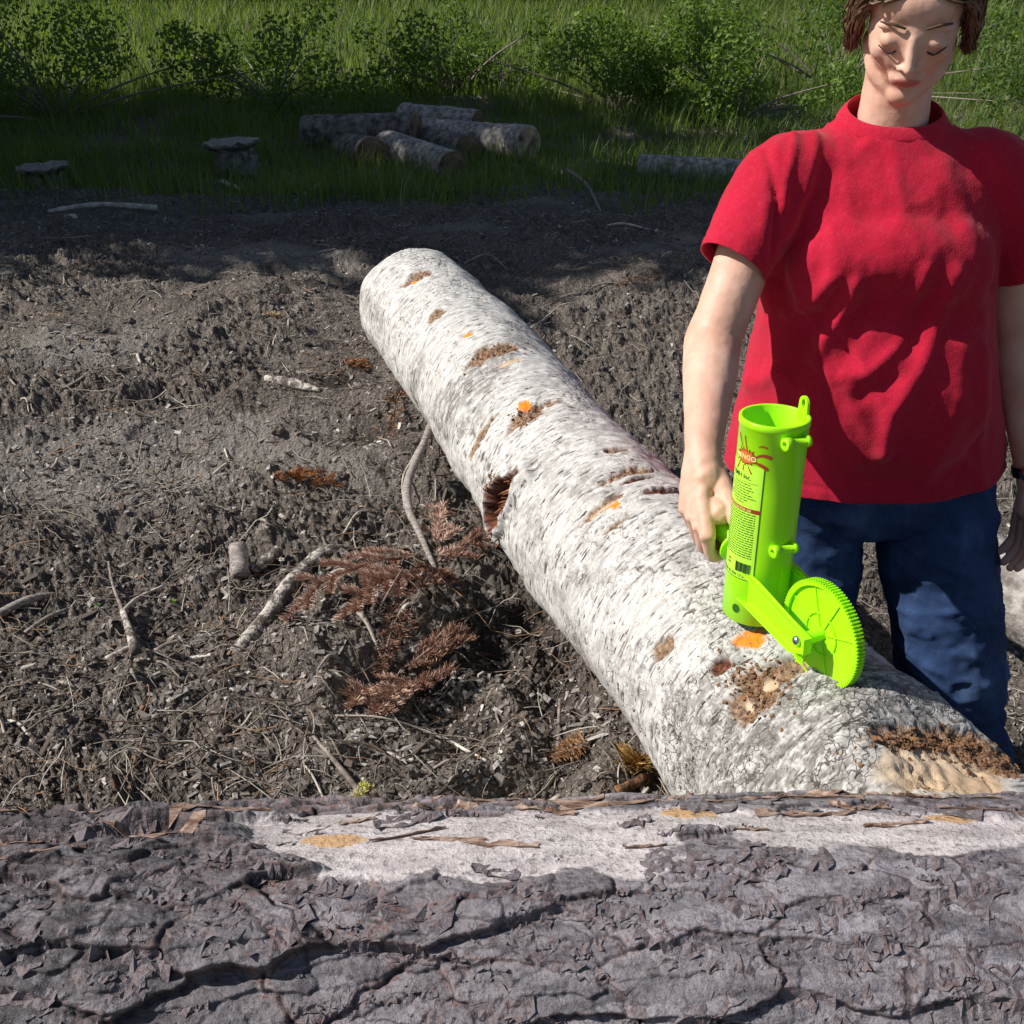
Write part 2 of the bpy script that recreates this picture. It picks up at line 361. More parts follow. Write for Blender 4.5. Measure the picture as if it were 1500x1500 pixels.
# lenticels as shallow slits
len1 = sst(.60, .80, fbm(SS*150, TT*.18*22, 3.0, 2)+.25*noise3(SS*4, TT*1.2, 8)); rad = rad-.0012*len1
V = logpos(rad).reshape(-1, 3); V_LOG = V; F = grid_faces(NS, NA, True)
me = npmesh('bark', V, F)
for nme, arr in (('brown', brown), ('wood', wood), ('orange', orange), ('grey', grey), ('crack', np.maximum(crack, crack2*.7)), ('red', np.maximum(red, hcol)), ('lent', len1), ('near', sst(1.25, .35, SS)*np.clip(.75+.6*nz_(4, 1, 33, 2), 0, 1))): attr(me, nme, arr)
uv = me.uv_layers.new(name='UVMap'); li = np.zeros(len(me.loops), np.int32); me.loops.foreach_get('vertex_index', li)
uu = SS.ravel()[li]; vv = (TT*.18).ravel()[li].reshape(-1, 4)
vv = np.where(vv < vv.max(1)[:, None]-.5, vv+2*np.pi*.18, vv).ravel()
uv.data.foreach_set('uv', np.stack([uu, vv], -1).astype(np.float32).ravel())

m = NT('birch_bark', .78, .22); uvn = m.n('ShaderNodeTexCoord').outputs['UV']
mp = lambda sc: m.n('ShaderNodeMapping', {'Vector': uvn, 'Scale': sc}).outputs[0]
st = m.noise(mp((75, 24, 1)), 1, 8, .74, .3)
st2 = m.noise(mp((260, 70, 1)), 1, 5, .7, .2)
iso = m.noise(mp((55, 60, 1)), 1, 7, .7, .8); nst = m.n('ShaderNodeMix', data_type='FLOAT'); m.set(nst.inputs[0], m.math('MULTIPLY', m.at('near'), .8)); m.set(nst.inputs[2], st); m.set(nst.inputs[3], iso); st = nst.outputs[0]
br = m.noise(mp((6, 4, 1)), 1, 5, .6)
c = m.mix(m.rng(st, .38, .60), (.36, .34, .32), (.70, .685, .65)); c = m.mix(m.rng(st2, .54, .66, 0, .6), c, (.24, .22, .205))
c = m.mix(m.rng(br, .35, .7, 0, .45), c, (.60, .57, .53))
c = m.mix(m.math('MULTIPLY', m.at('grey'), m.rng(m.noise(mp((60, 34, 1)), 1, 8, .78), .42, .56, .1, .95)), c, (.20, .185, .17))
dash = m.rng(m.noise(mp((150, 27, 1)), 1, 3, .6), .61, .65); dash2 = m.rng(m.noise(mp((420, 90, 1)), 1, 3, .6), .61, .67, 0, .8)
c = m.mix(m.rng(m.noise(mp((70, 11, 1)), 1, 4, .65), .63, .67, 0, .85), c, (.10, .07, .055)); c = m.mix(dash2, c, (.17, .15, .14)); c = m.mix(dash, c, (.06, .048, .045)); c = m.mix(m.rng(m.noise(mp((33, 12, 1)), 1, 6, .72), .60, .72, 0, .8), c, (.25, .20, .17)); c = m.mix(m.math('MULTIPLY', m.at('near'), m.rng(m.noise(mp((90, 90, 1)), 1, 5, .75), .55, .66, 0, .8)), c, (.12, .10, .09)); c = m.mix(m.math('MULTIPLY', m.at('lent'), .9), c, (.07, .055, .05))
c = m.mix(m.at('crack'), c, (.05, .035, .03))
dv = m.n('ShaderNodeVectorMath', {0: mp((48, 60, 1)), 1: m.n('ShaderNodeVectorMath', {0: m.n('ShaderNodeTexNoise', {'Vector': mp((30, 30, 1)), 'Scale': 1, 'Detail': 4}).outputs[1], 1: (3.2, 3.2, 3.2)}, operation='MULTIPLY').outputs[0]}, operation='ADD').outputs[0]
ve = m.rng(m.vor(dv, 1, 'DISTANCE_TO_EDGE', 0), .0, .07, 1, 0); vmask = m.rng(m.noise(mp((11, 9, 1)), 1, 4, .6), .44, .58)
crk = m.math('MULTIPLY', m.math('MULTIPLY', ve, vmask), m.math('ADD', m.math('MULTIPLY', m.at('near'), .85), .12))
c = m.mix(crk, c, (.055, .042, .038))
sp = m.noise(mp((120, 120, 1)), 1, 4, .7)
c = m.mix(m.at('brown'), c, m.mix(m.rng(sp, .3, .68), (.05, .024, .016), (.42, .27, .17)))
c = m.mix(m.at('red'), c, m.mix(m.rng(sp, .35, .7), (.03, .010, .007), (.26, .09, .045)))
c = m.mix(m.at('wood'), c, m.mix(m.rng(br, .3, .7), (.50, .33, .19), (.66, .52, .37)))
c = m.mix(m.math('MULTIPLY', m.at('orange'), m.rng(sp, .2, .5, .6, 1)), c, (.95, .24, .012))
m.col(c)
m.bump(m.math('ADD', m.math('MULTIPLY', st, .5), m.math('ADD', m.math('MULTIPLY', st2, .6), m.math('SUBTRACT', m.math('MULTIPLY', m.at('brown'), m.math('MULTIPLY', sp, 2)), crk))), .7, .003)
BIRCH = m.m
blog = empty('fallen_log', tuple(axis_at(np.array([LLEN*.5]))[0]-np.array([0, 0, .18])), label='big white and grey birch log with orange paint dots running away across the soil', cat='log')
INV = Matrix.Translation(blog.location).inverted()
def adopt(o, root): o.parent = root; o.matrix_parent_inverse = Matrix.Translation(root.location).inverted()
bo = link('bark', me, BIRCH); adopt(bo, blog)
# sawn ends (slightly proud fans inside the bark rim)
for k, nm in ((0, 'cut_end'), (-1, 'cut_end')):
    ring = logpos(rad)[k]; cen = C0[k]-(tan[k]*(-.004 if k == 0 else .004)); rows = [cen+(ring-cen)*q for q in np.linspace(.02, 1, 14)]
    Vc = np.concatenate(rows); Vc = np.vstack([Vc])
    e = npmesh(nm, Vc, grid_faces(14, NA, True) if k == 0 else grid_faces(14, NA, True)[:, ::-1]); o = link(nm, e, PALEEND if k == -1 else CUTEND); adopt(o, blog)

def tubeV(pts, rads, sides=8, jit=0.0, seed=0, sub=4):
    """swept tube through pts (catmull-rom), rads per point; returns V, F (closed caps by collapse)"""
    r = np.random.default_rng(seed+100); pts = np.asarray(pts, float); rads = np.asarray(rads, float); n = len(pts)
    if n > 2 and sub > 1:
        tt = np.arange(n); tf = np.linspace(0, n-1, (n-1)*sub+1)
        ext = np.vstack([2*pts[0]-pts[1], pts, 2*pts[-1]-pts[-2]]); o = []
        for t in tf:
            i = min(int(t), n-2); u = t-i; p0, p1, p2, p3 = ext[i:i+4]
            o.append(.5*((2*p1)+(-p0+p2)*u+(2*p0-5*p1+4*p2-p3)*u*u+(-p0+3*p1-3*p2+p3)*u**3))
        pts = np.array(o); rads = np.interp(tf, tt, rads)
    elif sub > 1:
        tf = np.linspace(0, n-1, (n-1)*sub+1); pts = np.stack([np.interp(tf, np.arange(n), pts[:, i]) for i in range(3)], -1); rads = np.interp(tf, np.arange(n), rads)
    n = len(pts); tg = np.gradient(pts, axis=0); tg /= np.linalg.norm(tg, axis=1)[:, None]+1e-9
    ref = np.array([0, 0, 1.]) if abs(tg[0][2]) < .8 else np.array([1., 0, 0])
    A = np.cross(tg, ref); A /= np.linalg.norm(A, axis=1)[:, None]; B = np.cross(tg, A)
    an = np.arange(sides)*2*np.pi/sides
    rr = rads[:, None]*(1+jit*r.normal(size=(n, sides))*.6)
    V = pts[:, None]+rr[..., None]*(np.cos(an)[None, :, None]*A[:, None]+np.sin(an)[None, :, None]*B[:, None])
    V = np.concatenate([np.repeat(pts[:1], sides, 0)[None], V, np.repeat(pts[-1:], sides, 0)[None]])
    return V.reshape(-1, 3), grid_faces(n+2, sides, True)
def merge(parts):
    Vs, Fs, o = [], [], 0
    for V, F in parts: Vs.append(V); Fs.append(F+o); o += len(V)
    return np.vstack(Vs), np.vstack(Fs)

# torn branch stub in the hollow: splinters and crumbling rot
s0, t0 = logspot(731, 735); k0 = np.argmin(abs(S-s0)); nn = math.cos(t0)*Up[k0]+math.sin(t0)*Rt[k0]; ta = -math.sin(t0)*Up[k0]+math.cos(t0)*Rt[k0]; cc = C0[k0]+nn*(R0[k0]-.045)
sp = []
for i in range(46):
    a = random.uniform(-1, 1); b = random.uniform(-1, 1)
    base = cc+tan[k0]*a*.024+ta*b*.055-nn*.01; L = random.uniform(.02, .058)
    tip = base+nn*L+ta*random.uniform(-.045, .01)*1.2+tan[k0]*random.uniform(-.01, .01)
    sp.append(tubeV([base, (base+tip)/2+nn*.004, tip], [.006, .0045, .0012], 5, .3, i, 2))
V, F = merge(sp); o = link('torn_stub', npmesh('torn_stub', V, F, False), simple_mat('torn_red_wood', (.07, .022, .012), (.48, .21, .09), 45, .85, .6, .003)); adopt(o, blog); o['label'] = 'torn reddish branch stub in the side of the log'
# crumbling brown rot and bark flakes standing on the log
def on_log(s, t, up=0.0):
    k = int(np.clip(s/LLEN*(NS-1), 0, NS-1)); j = int(((t+np.pi)/(2*np.pi)*NA) % NA)
    n_ = math.cos(t)*Up[k]+math.sin(t)*Rt[k]; return C0[k]+n_*(rad[k, j]+up), n_, tan[k]
def crumbs(spots, n, name, mat, lo=.0014, hi=.0045, label=None):
    r = np.random.default_rng(5); parts = []
    for px, py, ls, la, q in spots:
        s0, t0 = logspot(px, py)
        for i in range(q):
            s = s0+r.normal()*ls*.55; t = t0+r.normal()*la*.55/.18
            if not (0.01 < s < LLEN-.01): continue
            if wood[int(np.clip(s/LLEN*(NS-1), 0, NS-1)), int(((t+np.pi)/(2*np.pi)*NA) % NA)] > .25 and r.random() < .93: continue
            p, n_, tg_ = on_log(s, t); h = r.uniform(lo, hi); a = r.normal(size=3); a -= a.dot(n_)*n_; a /= np.linalg.norm(a); b = np.cross(n_, a)
            V = np.array([p+a*x_*h*r.uniform(.4, 1)+b*y_*h*r.uniform(.3, .7)+n_*z_*h*r.uniform(.2, .6) for x_ in (-1, 1) for y_ in (-1, 1) for z_ in (-.5, 1)])
            parts.append((V, np.array([[0, 1, 3, 2], [4, 6, 7, 5], [0, 4, 5, 1], [2, 3, 7, 6], [0, 2, 6, 4], [1, 5, 7, 3]])))
    V, F = merge(parts); o = link(name, npmesh(name, V, F, False), mat); adopt(o, blog); o['kind'] = 'stuff'
    if label: o['label'] = label
    return o
crumbs([(1112, 1005, .045, .035, 260), (1385, 1085, .022, .08, 420), (1450, 1116, .03, .05, 260), (1330, 1088, .018, .03, 120), (770, 608, .03, .04, 70), (722, 512, .03, .06, 90), (1345, 1150, .02, .03, 60), (720, 705, .02, .02, 60)], 0, 'rot_crumbs', ROTTEN)
FLAKE = simple_mat('loose_bark_flake', (.12, .09, .08), (.46, .43, .40), 60, .8, .4, .002)
crumbs([(1060, 1100, .2, .2, 60), (1200, 1060, .2, .2, 60), (820, 880, .3, .1, 20), (1020, 1160, .2, .08, 50)], 0, 'bark_flakes', FLAKE, .0015, .0045)

# ------------------------------------------------------------ front log with scaly bark
FY, FZ, FR = .733, .658, .20
NX, NB = 1400, 600
n8 = NX//14; X = np.concatenate([np.linspace(-1.35, -.76, n8, endpoint=False), np.linspace(-.76, .76, NX-2*n8), np.linspace(.765, 1.45, n8)])
A = np.concatenate([np.linspace(-np.pi, -1.75, NB//10, endpoint=False), np.linspace(-1.75, 1.0, NB-2*(NB//10), endpoint=False), np.linspace(1.0, np.pi, NB//10, endpoint=False)])   # A = 0 is up, positive towards the far side
XG, AG = np.meshgrid(X, A, indexing='ij'); av = AG*FR
wxx = XG+.02*fbm(XG*7, av*7, 1, 3); waa = av+.012*fbm(XG*9+5, av*16, 2, 3)
def terrace(n, steps, sharp):
    q = n*steps; f = q-np.floor(q); st = np.floor(q)+sst(1-sharp, 1, f)
    line = np.exp(-((f-(1-sharp*1.0))/(sharp*.8))**2)          # the shadowed foot of each flake's edge
    return st/steps, line, (np.floor(q).astype(int)*7919 % 101)/101.0
T1 = fbm(wxx*3.4, waa*10, 3.1, 4, 2.1, .42); T2 = fbm(wxx*8+4, waa*19, 8.1, 4, 2.1, .45)
h1, l1, i1 = terrace(T1, 3.2, .06); h2, l2, i2 = terrace(T2, 3.0, .08)
jx = .020*fbm(XG*16, av*26, 2, 4, 2.1, .5); ja = .010*fbm(XG*14, av*26, 7, 4, 2.1, .45)
g1, g2, gid, gx, gy = worley((XG+jx)*8.5, (av+ja)*21, 8)
k1, k2, kid, kx, ky = worley((XG+jx*.7)*22, (av+ja*.8)*46, 12)
edge = sst(.05, .0, g2-g1); edge2 = sst(.07, .0, k2-k1)
rough_z = sst(-.20, .15, fbm(XG*2.2+2, av*6+3, 6.6, 3)+.15-.9*av)            # rougher low on the camera side
left_zone = sst(-.20, -.40, XG+.05*noise3(XG*8, av*14, 1)); rough_z = np.clip(rough_z+left_zone, 0, 1)
def fz(px, py, hx, ha, sg=.25):
    d = ray(px, py); oo = np.array([0, 0, CAMH]); # circle hit in the YZ plane
    a_ = d[1]**2+d[2]**2; b_ = 2*(d[1]*(0-FY)+d[2]*(CAMH-FZ)); c_ = FY**2+(CAMH-FZ)**2-FR**2; disc = max(b_*b_-4*a_*c_, 0)
    t = (-b_-math.sqrt(disc))/(2*a_); x0 = d[0]*t; an = math.atan2(d[1]*t-FY, d[2]*t+CAMH-FZ)
    q = np.hypot((XG-x0)/hx, (AG-an)*FR/ha)+sg*fbm(XG*14, av*30, 4, 5, 2.1, .6)*1.3; return sst(1.05, .85, q)
smooth = np.clip(fz(490, 1224, .11, .055)+fz(840, 1240, .14, .060)+fz(600, 1252, .13, .045)+fz(1300, 1232, .16, .045)+fz(1020, 1218, .09, .028)+fz(180, 1180, .06, .014)+fz(1450, 1230, .09, .028)+fz(680, 1222, .10, .026), 0, 1)
tanp = np.clip(fz(490, 1240, .028, .012, .6)+fz(1010, 1210, .024, .011, .6)+fz(1400, 1215, .03, .009, .6), 0, 1)
rough_z = rough_z*(1-smooth)*(1-.55*sst(-.22, .1, XG+.1*noise3(XG*5, av*9, 2)))
hgt = rough_z*(.012*(gid-.5)+.011*(-gy)+.006*(kid-.5)+.004*(-ky)+.004*h2-.006*edge-.003*edge2) + (1-rough_z)*(1-smooth)*(.0035*(gid-.5)+.003*(-gy)+.002*(kid-.5)-.002*edge-.001*edge2)
hgt = hgt+.006*fbm(XG*3, av*5, 3, 3)+.0008*fbm(XG*50, av*80, 3, 3)*(.4+rough_z)-.004*smooth+.008*left_zone+.006*left_zone*fbm(XG*20, av*34, 5, 3)
for _ in range(2):
    hgt[1:-1] = .25*hgt[:-2]+.5*hgt[1:-1]+.25*hgt[2:]; hgt[:, 1:-1] = .25*hgt[:, :-2]+.5*hgt[:, 1:-1]+.25*hgt[:, 2:]
ffr = FR*(1+.03*XG)+hgt
ax_z = FZ+.004*XG+.012*np.sin(XG*1.7+.6); ax_y = FY+.01*np.cos(XG*2)
V = np.stack([XG, ax_y+ffr*np.sin(AG), ax_z+ffr*np.cos(AG)], -1).reshape(-1, 3)
me = npmesh('bark', V, grid_faces(NX, NB, True)[:, ::-1])
ed = np.clip((edge*.9+edge2*.6*(.35+.65*rough_z))*(1-smooth), 0, 1)
attr(me, 'edge', ed); attr(me, 'smoothz', smooth); attr(me, 'rough', rough_z); attr(me, 'plate', (gid+i1)%1.0); attr(me, 'tan', tanp)
rus = sst(.16, .06, g2-g1)*(1-edge)*(1-smooth)*(.4+.6*rough_z); attr(me, 'rust', rus); attr(me, 'leftz', left_zone)
m = NT('scaly_pine_bark', .58, .45); vo = m.coord(); v2 = m.coord('Object', (1, 3, 3))
n1 = m.noise(v2, 18, 6, .65); n2 = m.noise(vo, 130, 4, .7)
c = m.mix(m.rng(n1, .3, .7), (.080, .070, .080), (.31, .285, .31))
c = m.mix(m.rng(m.at('plate'), .2, .9, 0, .5), c, (.40, .365, .39))
c = m.mix(m.math('MULTIPLY', m.at('rough'), m.rng(n1, .35, .65, .05, .65)), c, (.10, .082, .082))
c = m.mix(m.math('MULTIPLY', m.at('smoothz'), .85), c, m.mix(m.rng(n1, .35, .65), (.50, .44, .43), (.72, .65, .63)))
c = m.mix(m.at('tan'), c, (.58, .36, .19))
c = m.mix(m.math('MULTIPLY', m.at('rust'), m.rng(n2, .4, .62, 0, .75)), c, (.22, .09, .06))
c = m.mix(m.math('MULTIPLY', m.at('leftz'), m.rng(n1, .36, .58, .2, .85)), c, (.040, .034, .038))
c = m.mix(m.at('edge'), c, (.028, .018, .016)); c = m.mix(m.rng(n2, .52, .70, 0, .7), c, (.05, .038, .038)); c = m.mix(m.rng(m.noise(v2, 55, 5, .7), .56, .66, 0, .6), c, (.055, .042, .042))
m.col(c); m.bump(m.math('ADD', m.math('MULTIPLY', m.noise(v2, 55, 5, .7), .8), m.math('MULTIPLY', n2, .8)), .8, .005); SCALY = m.m
flog = empty('fallen_log', (0, FY, FZ-FR), label='scaly purplish grey conifer log lying across the bottom, nearest the camera', cat='log')
o = link('bark', me, SCALY); adopt(o, flog)
for k, sgn in ((0, 1), (-1, -1)):
    ring = V.reshape(NX, NB, 3)[k]; cen = ring.mean(0); rows = [cen+(ring-cen)*q for q in np.linspace(.02, 1, 8)]
    o = link('cut_end', npmesh('cut_end', np.concatenate(rows), grid_faces(8, NB, True)), CUTEND); adopt(o, flog)
# curled bark strips and scales along the crest
def fpt(x, a, up=0.0):
    i = int(np.clip(np.searchsorted(X, x), 0, NX-1)); j = int(np.clip(np.searchsorted(A, a), 0, NB-1)); r_ = ffr[i, j]+up
    return np.array([x, ax_y[i, j]+r_*math.sin(a), ax_z[i, j]+r_*math.cos(a)])
strips = []; r = np.random.default_rng(9)
def sheet(x, a, L, W, curl, thick=.0016, yaw=0.0, lift=.002):
    n1_, n2_ = 9, 4; Vt = []; Vb = []
    for i in range(n1_):
        for j in range(n2_):
            u = i/(n1_-1)-.5; q = j/(n2_-1)-.5; ww = W*(1-1.1*abs(u)**1.5+.25*r.normal())
            xx = x+u*L*math.cos(yaw)-q*ww*math.sin(yaw); aa = a+(u*L*math.sin(yaw)+q*ww*math.cos(yaw))/FR
            up = lift+curl*(u*2)**2*.5+curl*.5*max(0, -q*2)+.0012*r.normal(); Vt.append(fpt(xx, aa, up+thick)); Vb.append(fpt(xx, aa, up))
    V = np.array(Vt+Vb); F = list(grid_faces(n1_, n2_))+[f[::-1]+n1_*n2_ for f in grid_faces(n1_, n2_)]
    per = [i*n2_ for i in range(n1_)]+[(n1_-1)*n2_+j for j in range(1, n2_)]+[i*n2_+n2_-1 for i in range(n1_-2, -1, -1)]+[j for j in range(n2_-2, 0, -1)]
    for i in range(len(per)): a_, b_ = per[i], per[(i+1) % len(per)]; F.append(np.array([a_, b_, b_+n1_*n2_, a_+n1_*n2_]))
    return V, np.array(F)
for i in range(620):
    x = r.uniform(-.75, .75); a = r.uniform(-1.2, .55)
    if fz is None: pass
    k_ = int(np.searchsorted(X, x)); j_ = int(np.searchsorted(A, a))
    if smooth[min(k_, NX-1), min(j_, NB-1)] > .4 and r.random() < .8: continue
    L = r.uniform(.010, .075)*(1 if r.random() < .6 else .5); strips.append(sheet(x, a, L, L*r.uniform(.25, .6), r.uniform(.0003, .0045), .0009, r.normal()*.30, -.0015))
V, F = merge(strips); o = link('bark_scales', npmesh('bark_scales', V, F, False), SCALY); adopt(o, flog); o['kind'] = 'stuff'
for nme, val in (('smoothz', 0), ('edge', 0), ('rough', .7), ('plate', .5), ('rust', .5), ('tan', 0), ('leftz', .3)): attr(o.data, nme, np.full(len(o.data.vertices), val))
strips = []
for i in range(46):
    x = r.uniform(-.12, .55) if i < 22 else r.uniform(-.7, .75); a = r.uniform(.10, .95); strips.append(sheet(x, a, r.uniform(.03, .12), r.uniform(.003, .013), r.uniform(0, .005), .0009, r.normal()*.16, .000))
V, F = merge(strips); o = link('bark_strips', npmesh('bark_strips', V, F, False), simple_mat('peeled_bark_strip', (.13, .065, .04), (.50, .36, .28), 30, .8, .5, .002, stretch=(1, 5, 5))); adopt(o, flog); o['kind'] = 'stuff'

# ================================================================ background: grass, shrubs, trees, far logs
def blades(n, seed, xr, yr, hlo, hhi, wlo, whi, pal, mask=None, name='grass'):
    r = np.random.default_rng(seed)
    x = r.uniform(*xr, n); y = r.uniform(*yr, n)
    if mask is not None: k = mask(x, y, r); x, y = x[k], y[k]
    n = len(x); z = ground(x, y)-.01; h = r.uniform(hlo, hhi, n)*(.6+.5*np.clip(noise3(x*1.1, y*1.1, 2)+.5, 0, 1.2)); wd = r.uniform(wlo, whi, n)
    yaw = r.uniform(0, 6.283, n); lean = r.uniform(.1, .7, n); K = 4
    V = np.zeros((n, K*2, 3)); d = np.stack([np.cos(yaw), np.sin(yaw), 0*yaw], -1); sd = np.stack([-np.sin(yaw), np.cos(yaw), 0*yaw], -1)
    for k in range(K):
        t = k/(K-1); p = np.stack([x, y, z], -1)+d*(h*lean*t*t)[:, None]+np.array([0, 0, 1])*(h*(t-.25*lean*t*t))[:, None]
        ww = wd*(1-.9*t)/2; V[:, 2*k] = p-sd*ww[:, None]; V[:, 2*k+1] = p+sd*ww[:, None]
    F = np.array([[2*k, 2*k+1, 2*k+3, 2*k+2] for k in range(K-1)]); F = (np.arange(n)[:, None, None]*K*2+F[None]).reshape(-1, 4)
    pal = np.array(pal); c = pal[r.integers(0, len(pal), n)]*r.uniform(.7, 1.25, (n, 1))
    me = npmesh(name, V.reshape(-1, 3), F); cattr(me, 'tint', np.repeat(c, K*2, 0)); return me
GP = [(.07, .12, .025), (.10, .16, .03), (.05, .085, .02), (.13, .17, .05), (.20, .19, .09)]
def gmask(x, y, r):
    e = 6.75+.9*noise3(x*.5, y*.4, 33)+.55*noise3(x*1.7, y*1.3, 3)+.5*sst(.5, 3.0, x)+.35
    return (y+r.normal(0, .28, len(x)) > e) & (abs(x) < .75*y+1) & (noise3(x*1.3, y*1.3, 9)+r.normal(0, .3, len(x)) > -.35)
link('grass', blades(130000, 21, (-8.5, 8.5), (6.0, 13.5), .07, .30, .006, .016, GP, gmask), GRASSM, kind='stuff', label='rough green grass and weeds at the far edge of the clearing')
link('meadow_grass', blades(90000, 22, (-18, 18), (12, 30), .15, .55, .015, .04, GP), GRASSM, kind='stuff', label='tall pale meadow grass beyond the log pile')

def leaf_cloud(centers, radii, n, seed, lo, hi, pal, squash=1.0, shell=.35):
    r = np.random.default_rng(seed); centers = np.asarray(centers, float); radii = np.asarray(radii, float)
    k = r.choice(len(centers), n, p=radii**2/np.sum(radii**2))
    d = r.normal(size=(n, 3)); d /= np.linalg.norm(d, axis=1)[:, None]
    q = (shell+(1-shell)*r.random(n)**.6)*radii[k]
    C = centers[k]+d*q[:, None]*np.array([1, 1, squash])
    nz = d+r.normal(size=(n, 3))*.7; nz /= np.linalg.norm(nz, axis=1)[:, None]
    a = np.cross(nz, r.normal(size=(n, 3))); a /= np.linalg.norm(a, axis=1)[:, None]; b = np.cross(nz, a)
    L = r.uniform(lo, hi, n)[:, None]; W = L*.55
    V = np.stack([C-a*L/2, C+b*W/2+nz*L*.1, C+a*L/2, C-b*W/2+nz*L*.1], 1)
    pal = np.array(pal); c = pal[r.integers(0, len(pal), n)]*r.uniform(.7, 1.3, (n, 1))
    return V.reshape(-1, 3), np.arange(n*4).reshape(-1, 4), np.repeat(c, 4, 0)
LP = [(.05, .10, .02), (.08, .14, .03), (.11, .17, .035), (.04, .07, .02)]
def shrub(x, y, hh, ww, seed, label, pal=LP):
    r = np.random.default_rng(seed); z = G(x, y); e = empty('shrub', (x, y, z), label=label, cat='shrub', group='shrubs in the grass beyond the clearing')
    cs = [(r.normal()*ww*.55, r.normal()*ww*.5, hh*r.uniform(.1, 1.0)) for _ in range(16)]; rs = [ww*r.uniform(.10, .32) for _ in cs]
    V, F, c = leaf_cloud(cs, rs, 5200, seed, .03, .075, pal); me = npmesh('foliage', V, F, False); cattr(me, 'tint', c); link('foliage', me, LEAF, e)
    V, F = merge([tubeV([(0, 0, -.03), (q[0]*.4, q[1]*.4, q[2]*.5), q], [.02, .012, .004], 6, .1, i) for i, q in enumerate(cs)])
    link('stems', npmesh('stems', V, F), TWIG, e)
for i, (x, y, h_, w_, lb) in enumerate([(-4.6, 11.2, 1.1, 1.5, 'dark leafy shrub at the far left, behind the flat stump'), (-2.5, 11.8, .9, 1.3, 'rounded green shrub left of the heap of logs'), (-.6, 12.6, .8, 1.2, 'low green shrub just behind the heap of logs'), (1.1, 11.6, .9, 1.0, 'bright green shrub in the gap right of the heap of logs'), (2.2, 10.9, .75, 1.0, 'sunlit yellow green shrub beside the person, behind the lying grey log'), (3.6, 12.5, 1.1, 1.6, 'tall leafy shrub hidden partly by the person')]):
    shrub(x, y, h_, w_, 50+i, lb, LP if i not in (3, 4) else [(.12, .2, .03), (.16, .24, .05), (.10, .17, .03)])

# conifers: tapered trunk, whorls of drooping boughs carrying needle clusters
def conifer_meshes(H, Rb, seed, nb=120, per=150):
    r = np.random.default_rng(seed); tr = [tubeV([(0, 0, -.2), (.03, 0, H*.3), (-.03, .04, H*.65), (0, 0, H)], [H*.018, H*.014, H*.009, .012], 12, .05, seed)]
    Vs, Cs = [], []
    pal = np.array([(.030, .055, .018), (.045, .08, .022), (.06, .10, .03), (.025, .045, .02)])
    for i in range(nb):
        t = (i/nb)**.85; z = H*(.12+.87*t); L = Rb*(1-t)**.8*r.uniform(.75, 1.15)+.12; a = i*2.39996+r.normal()*.2
        d = np.array([math.cos(a), math.sin(a), 0]); dr = -.28*L
        pts = np.array([np.array([0, 0, z])+d*L*q+np.array([0, 0, dr*q*q+.08*L*q]) for q in (0, .35, .7, 1)])
        tr.append(tubeV(pts, [.025*(1-t)+.008, .016*(1-t)+.006, .008, .003], 5, .1, i, 2))
        n = int(per*(.4+L/Rb)); q = r.random(n)**.75; P = np.stack([np.interp(q, (0, .35, .7, 1), pts[:, k]) for k in range(3)], -1)
        sdv = np.array([-d[1], d[0], 0]); P = P+sdv[None]*(r.normal(size=n)*.24*L*(1.05-q*.8))[:, None]; P[:, 2] += r.normal(size=n)*.05*L-.05
        nz = r.normal(size=(n, 3))*.5+np.array([0, 0, 1]); nz /= np.linalg.norm(nz, axis=1)[:, None]
        b = d[None]+sdv[None]*r.normal(size=(n, 1))*.8; b -= (b*nz).sum(1)[:, None]*nz; b /= np.linalg.norm(b, axis=1)[:, None]; c_ = np.cross(nz, b)
        l = r.uniform(.10, .24, n)[:, None]; w_ = l*.4
        Vs.append(np.stack([P-b*l/2, P+c_*w_/2, P+b*l/2, P-c_*w_/2], 1).reshape(-1, 3)); Cs.append(np.repeat(pal[r.integers(0, 4, n)]*r.uniform(.7, 1.3, (n, 1)), 4, 0))
    V, F = merge(tr); tm = npmesh('trunk', V, F); tm.materials.append(BARKBG)
    V = np.vstack(Vs); cm = npmesh('crown', V, np.arange(len(V)).reshape(-1, 4), False); cattr(cm, 'tint', np.vstack(Cs)); cm.materials.append(LEAF); return tm, cm
TREES = [conifer_meshes(13.5, 2.5, 71, 150, 190), conifer_meshes(12, 2.2, 72, 130, 190)]
def tree(x, y, k, sc, rz, label, grp):
    e = empty('pine_tree', (x, y, G(x, y)), label=label, cat='tree', group=grp); e.rotation_euler.z = rz; e.scale = (sc, sc, sc)
    link('trunk', TREES[k][0], None, e); link('crown', TREES[k][1], None, e)
for i, (x, y, k, s_, lb) in enumerate([(-5.9, 5.55, 0, .90, 'nearest to the camera of its row'), (-7.0, 6.7, 1, .95, 'second of its row from the camera'), (-8.6, 5.9, 0, 1.05, 'broad and tall, behind the nearest one'), (-9.4, 9.2, 1, .95, 'slender, halfway along the wood'), (-10.8, 6.9, 0, 1.2, 'tallest of all, deep in the wood'), (-9.9, 11.2, 1, .8, 'smallest, at the far end of the wood'), (-12.4, 10.2, 0, 1.0, 'outermost, at the back of the wood')]):
    tree(x, y, k, s_, i*1.3, f'dark conifer left of the clearing, {lb}', 'conifers at the left edge of the clearing')
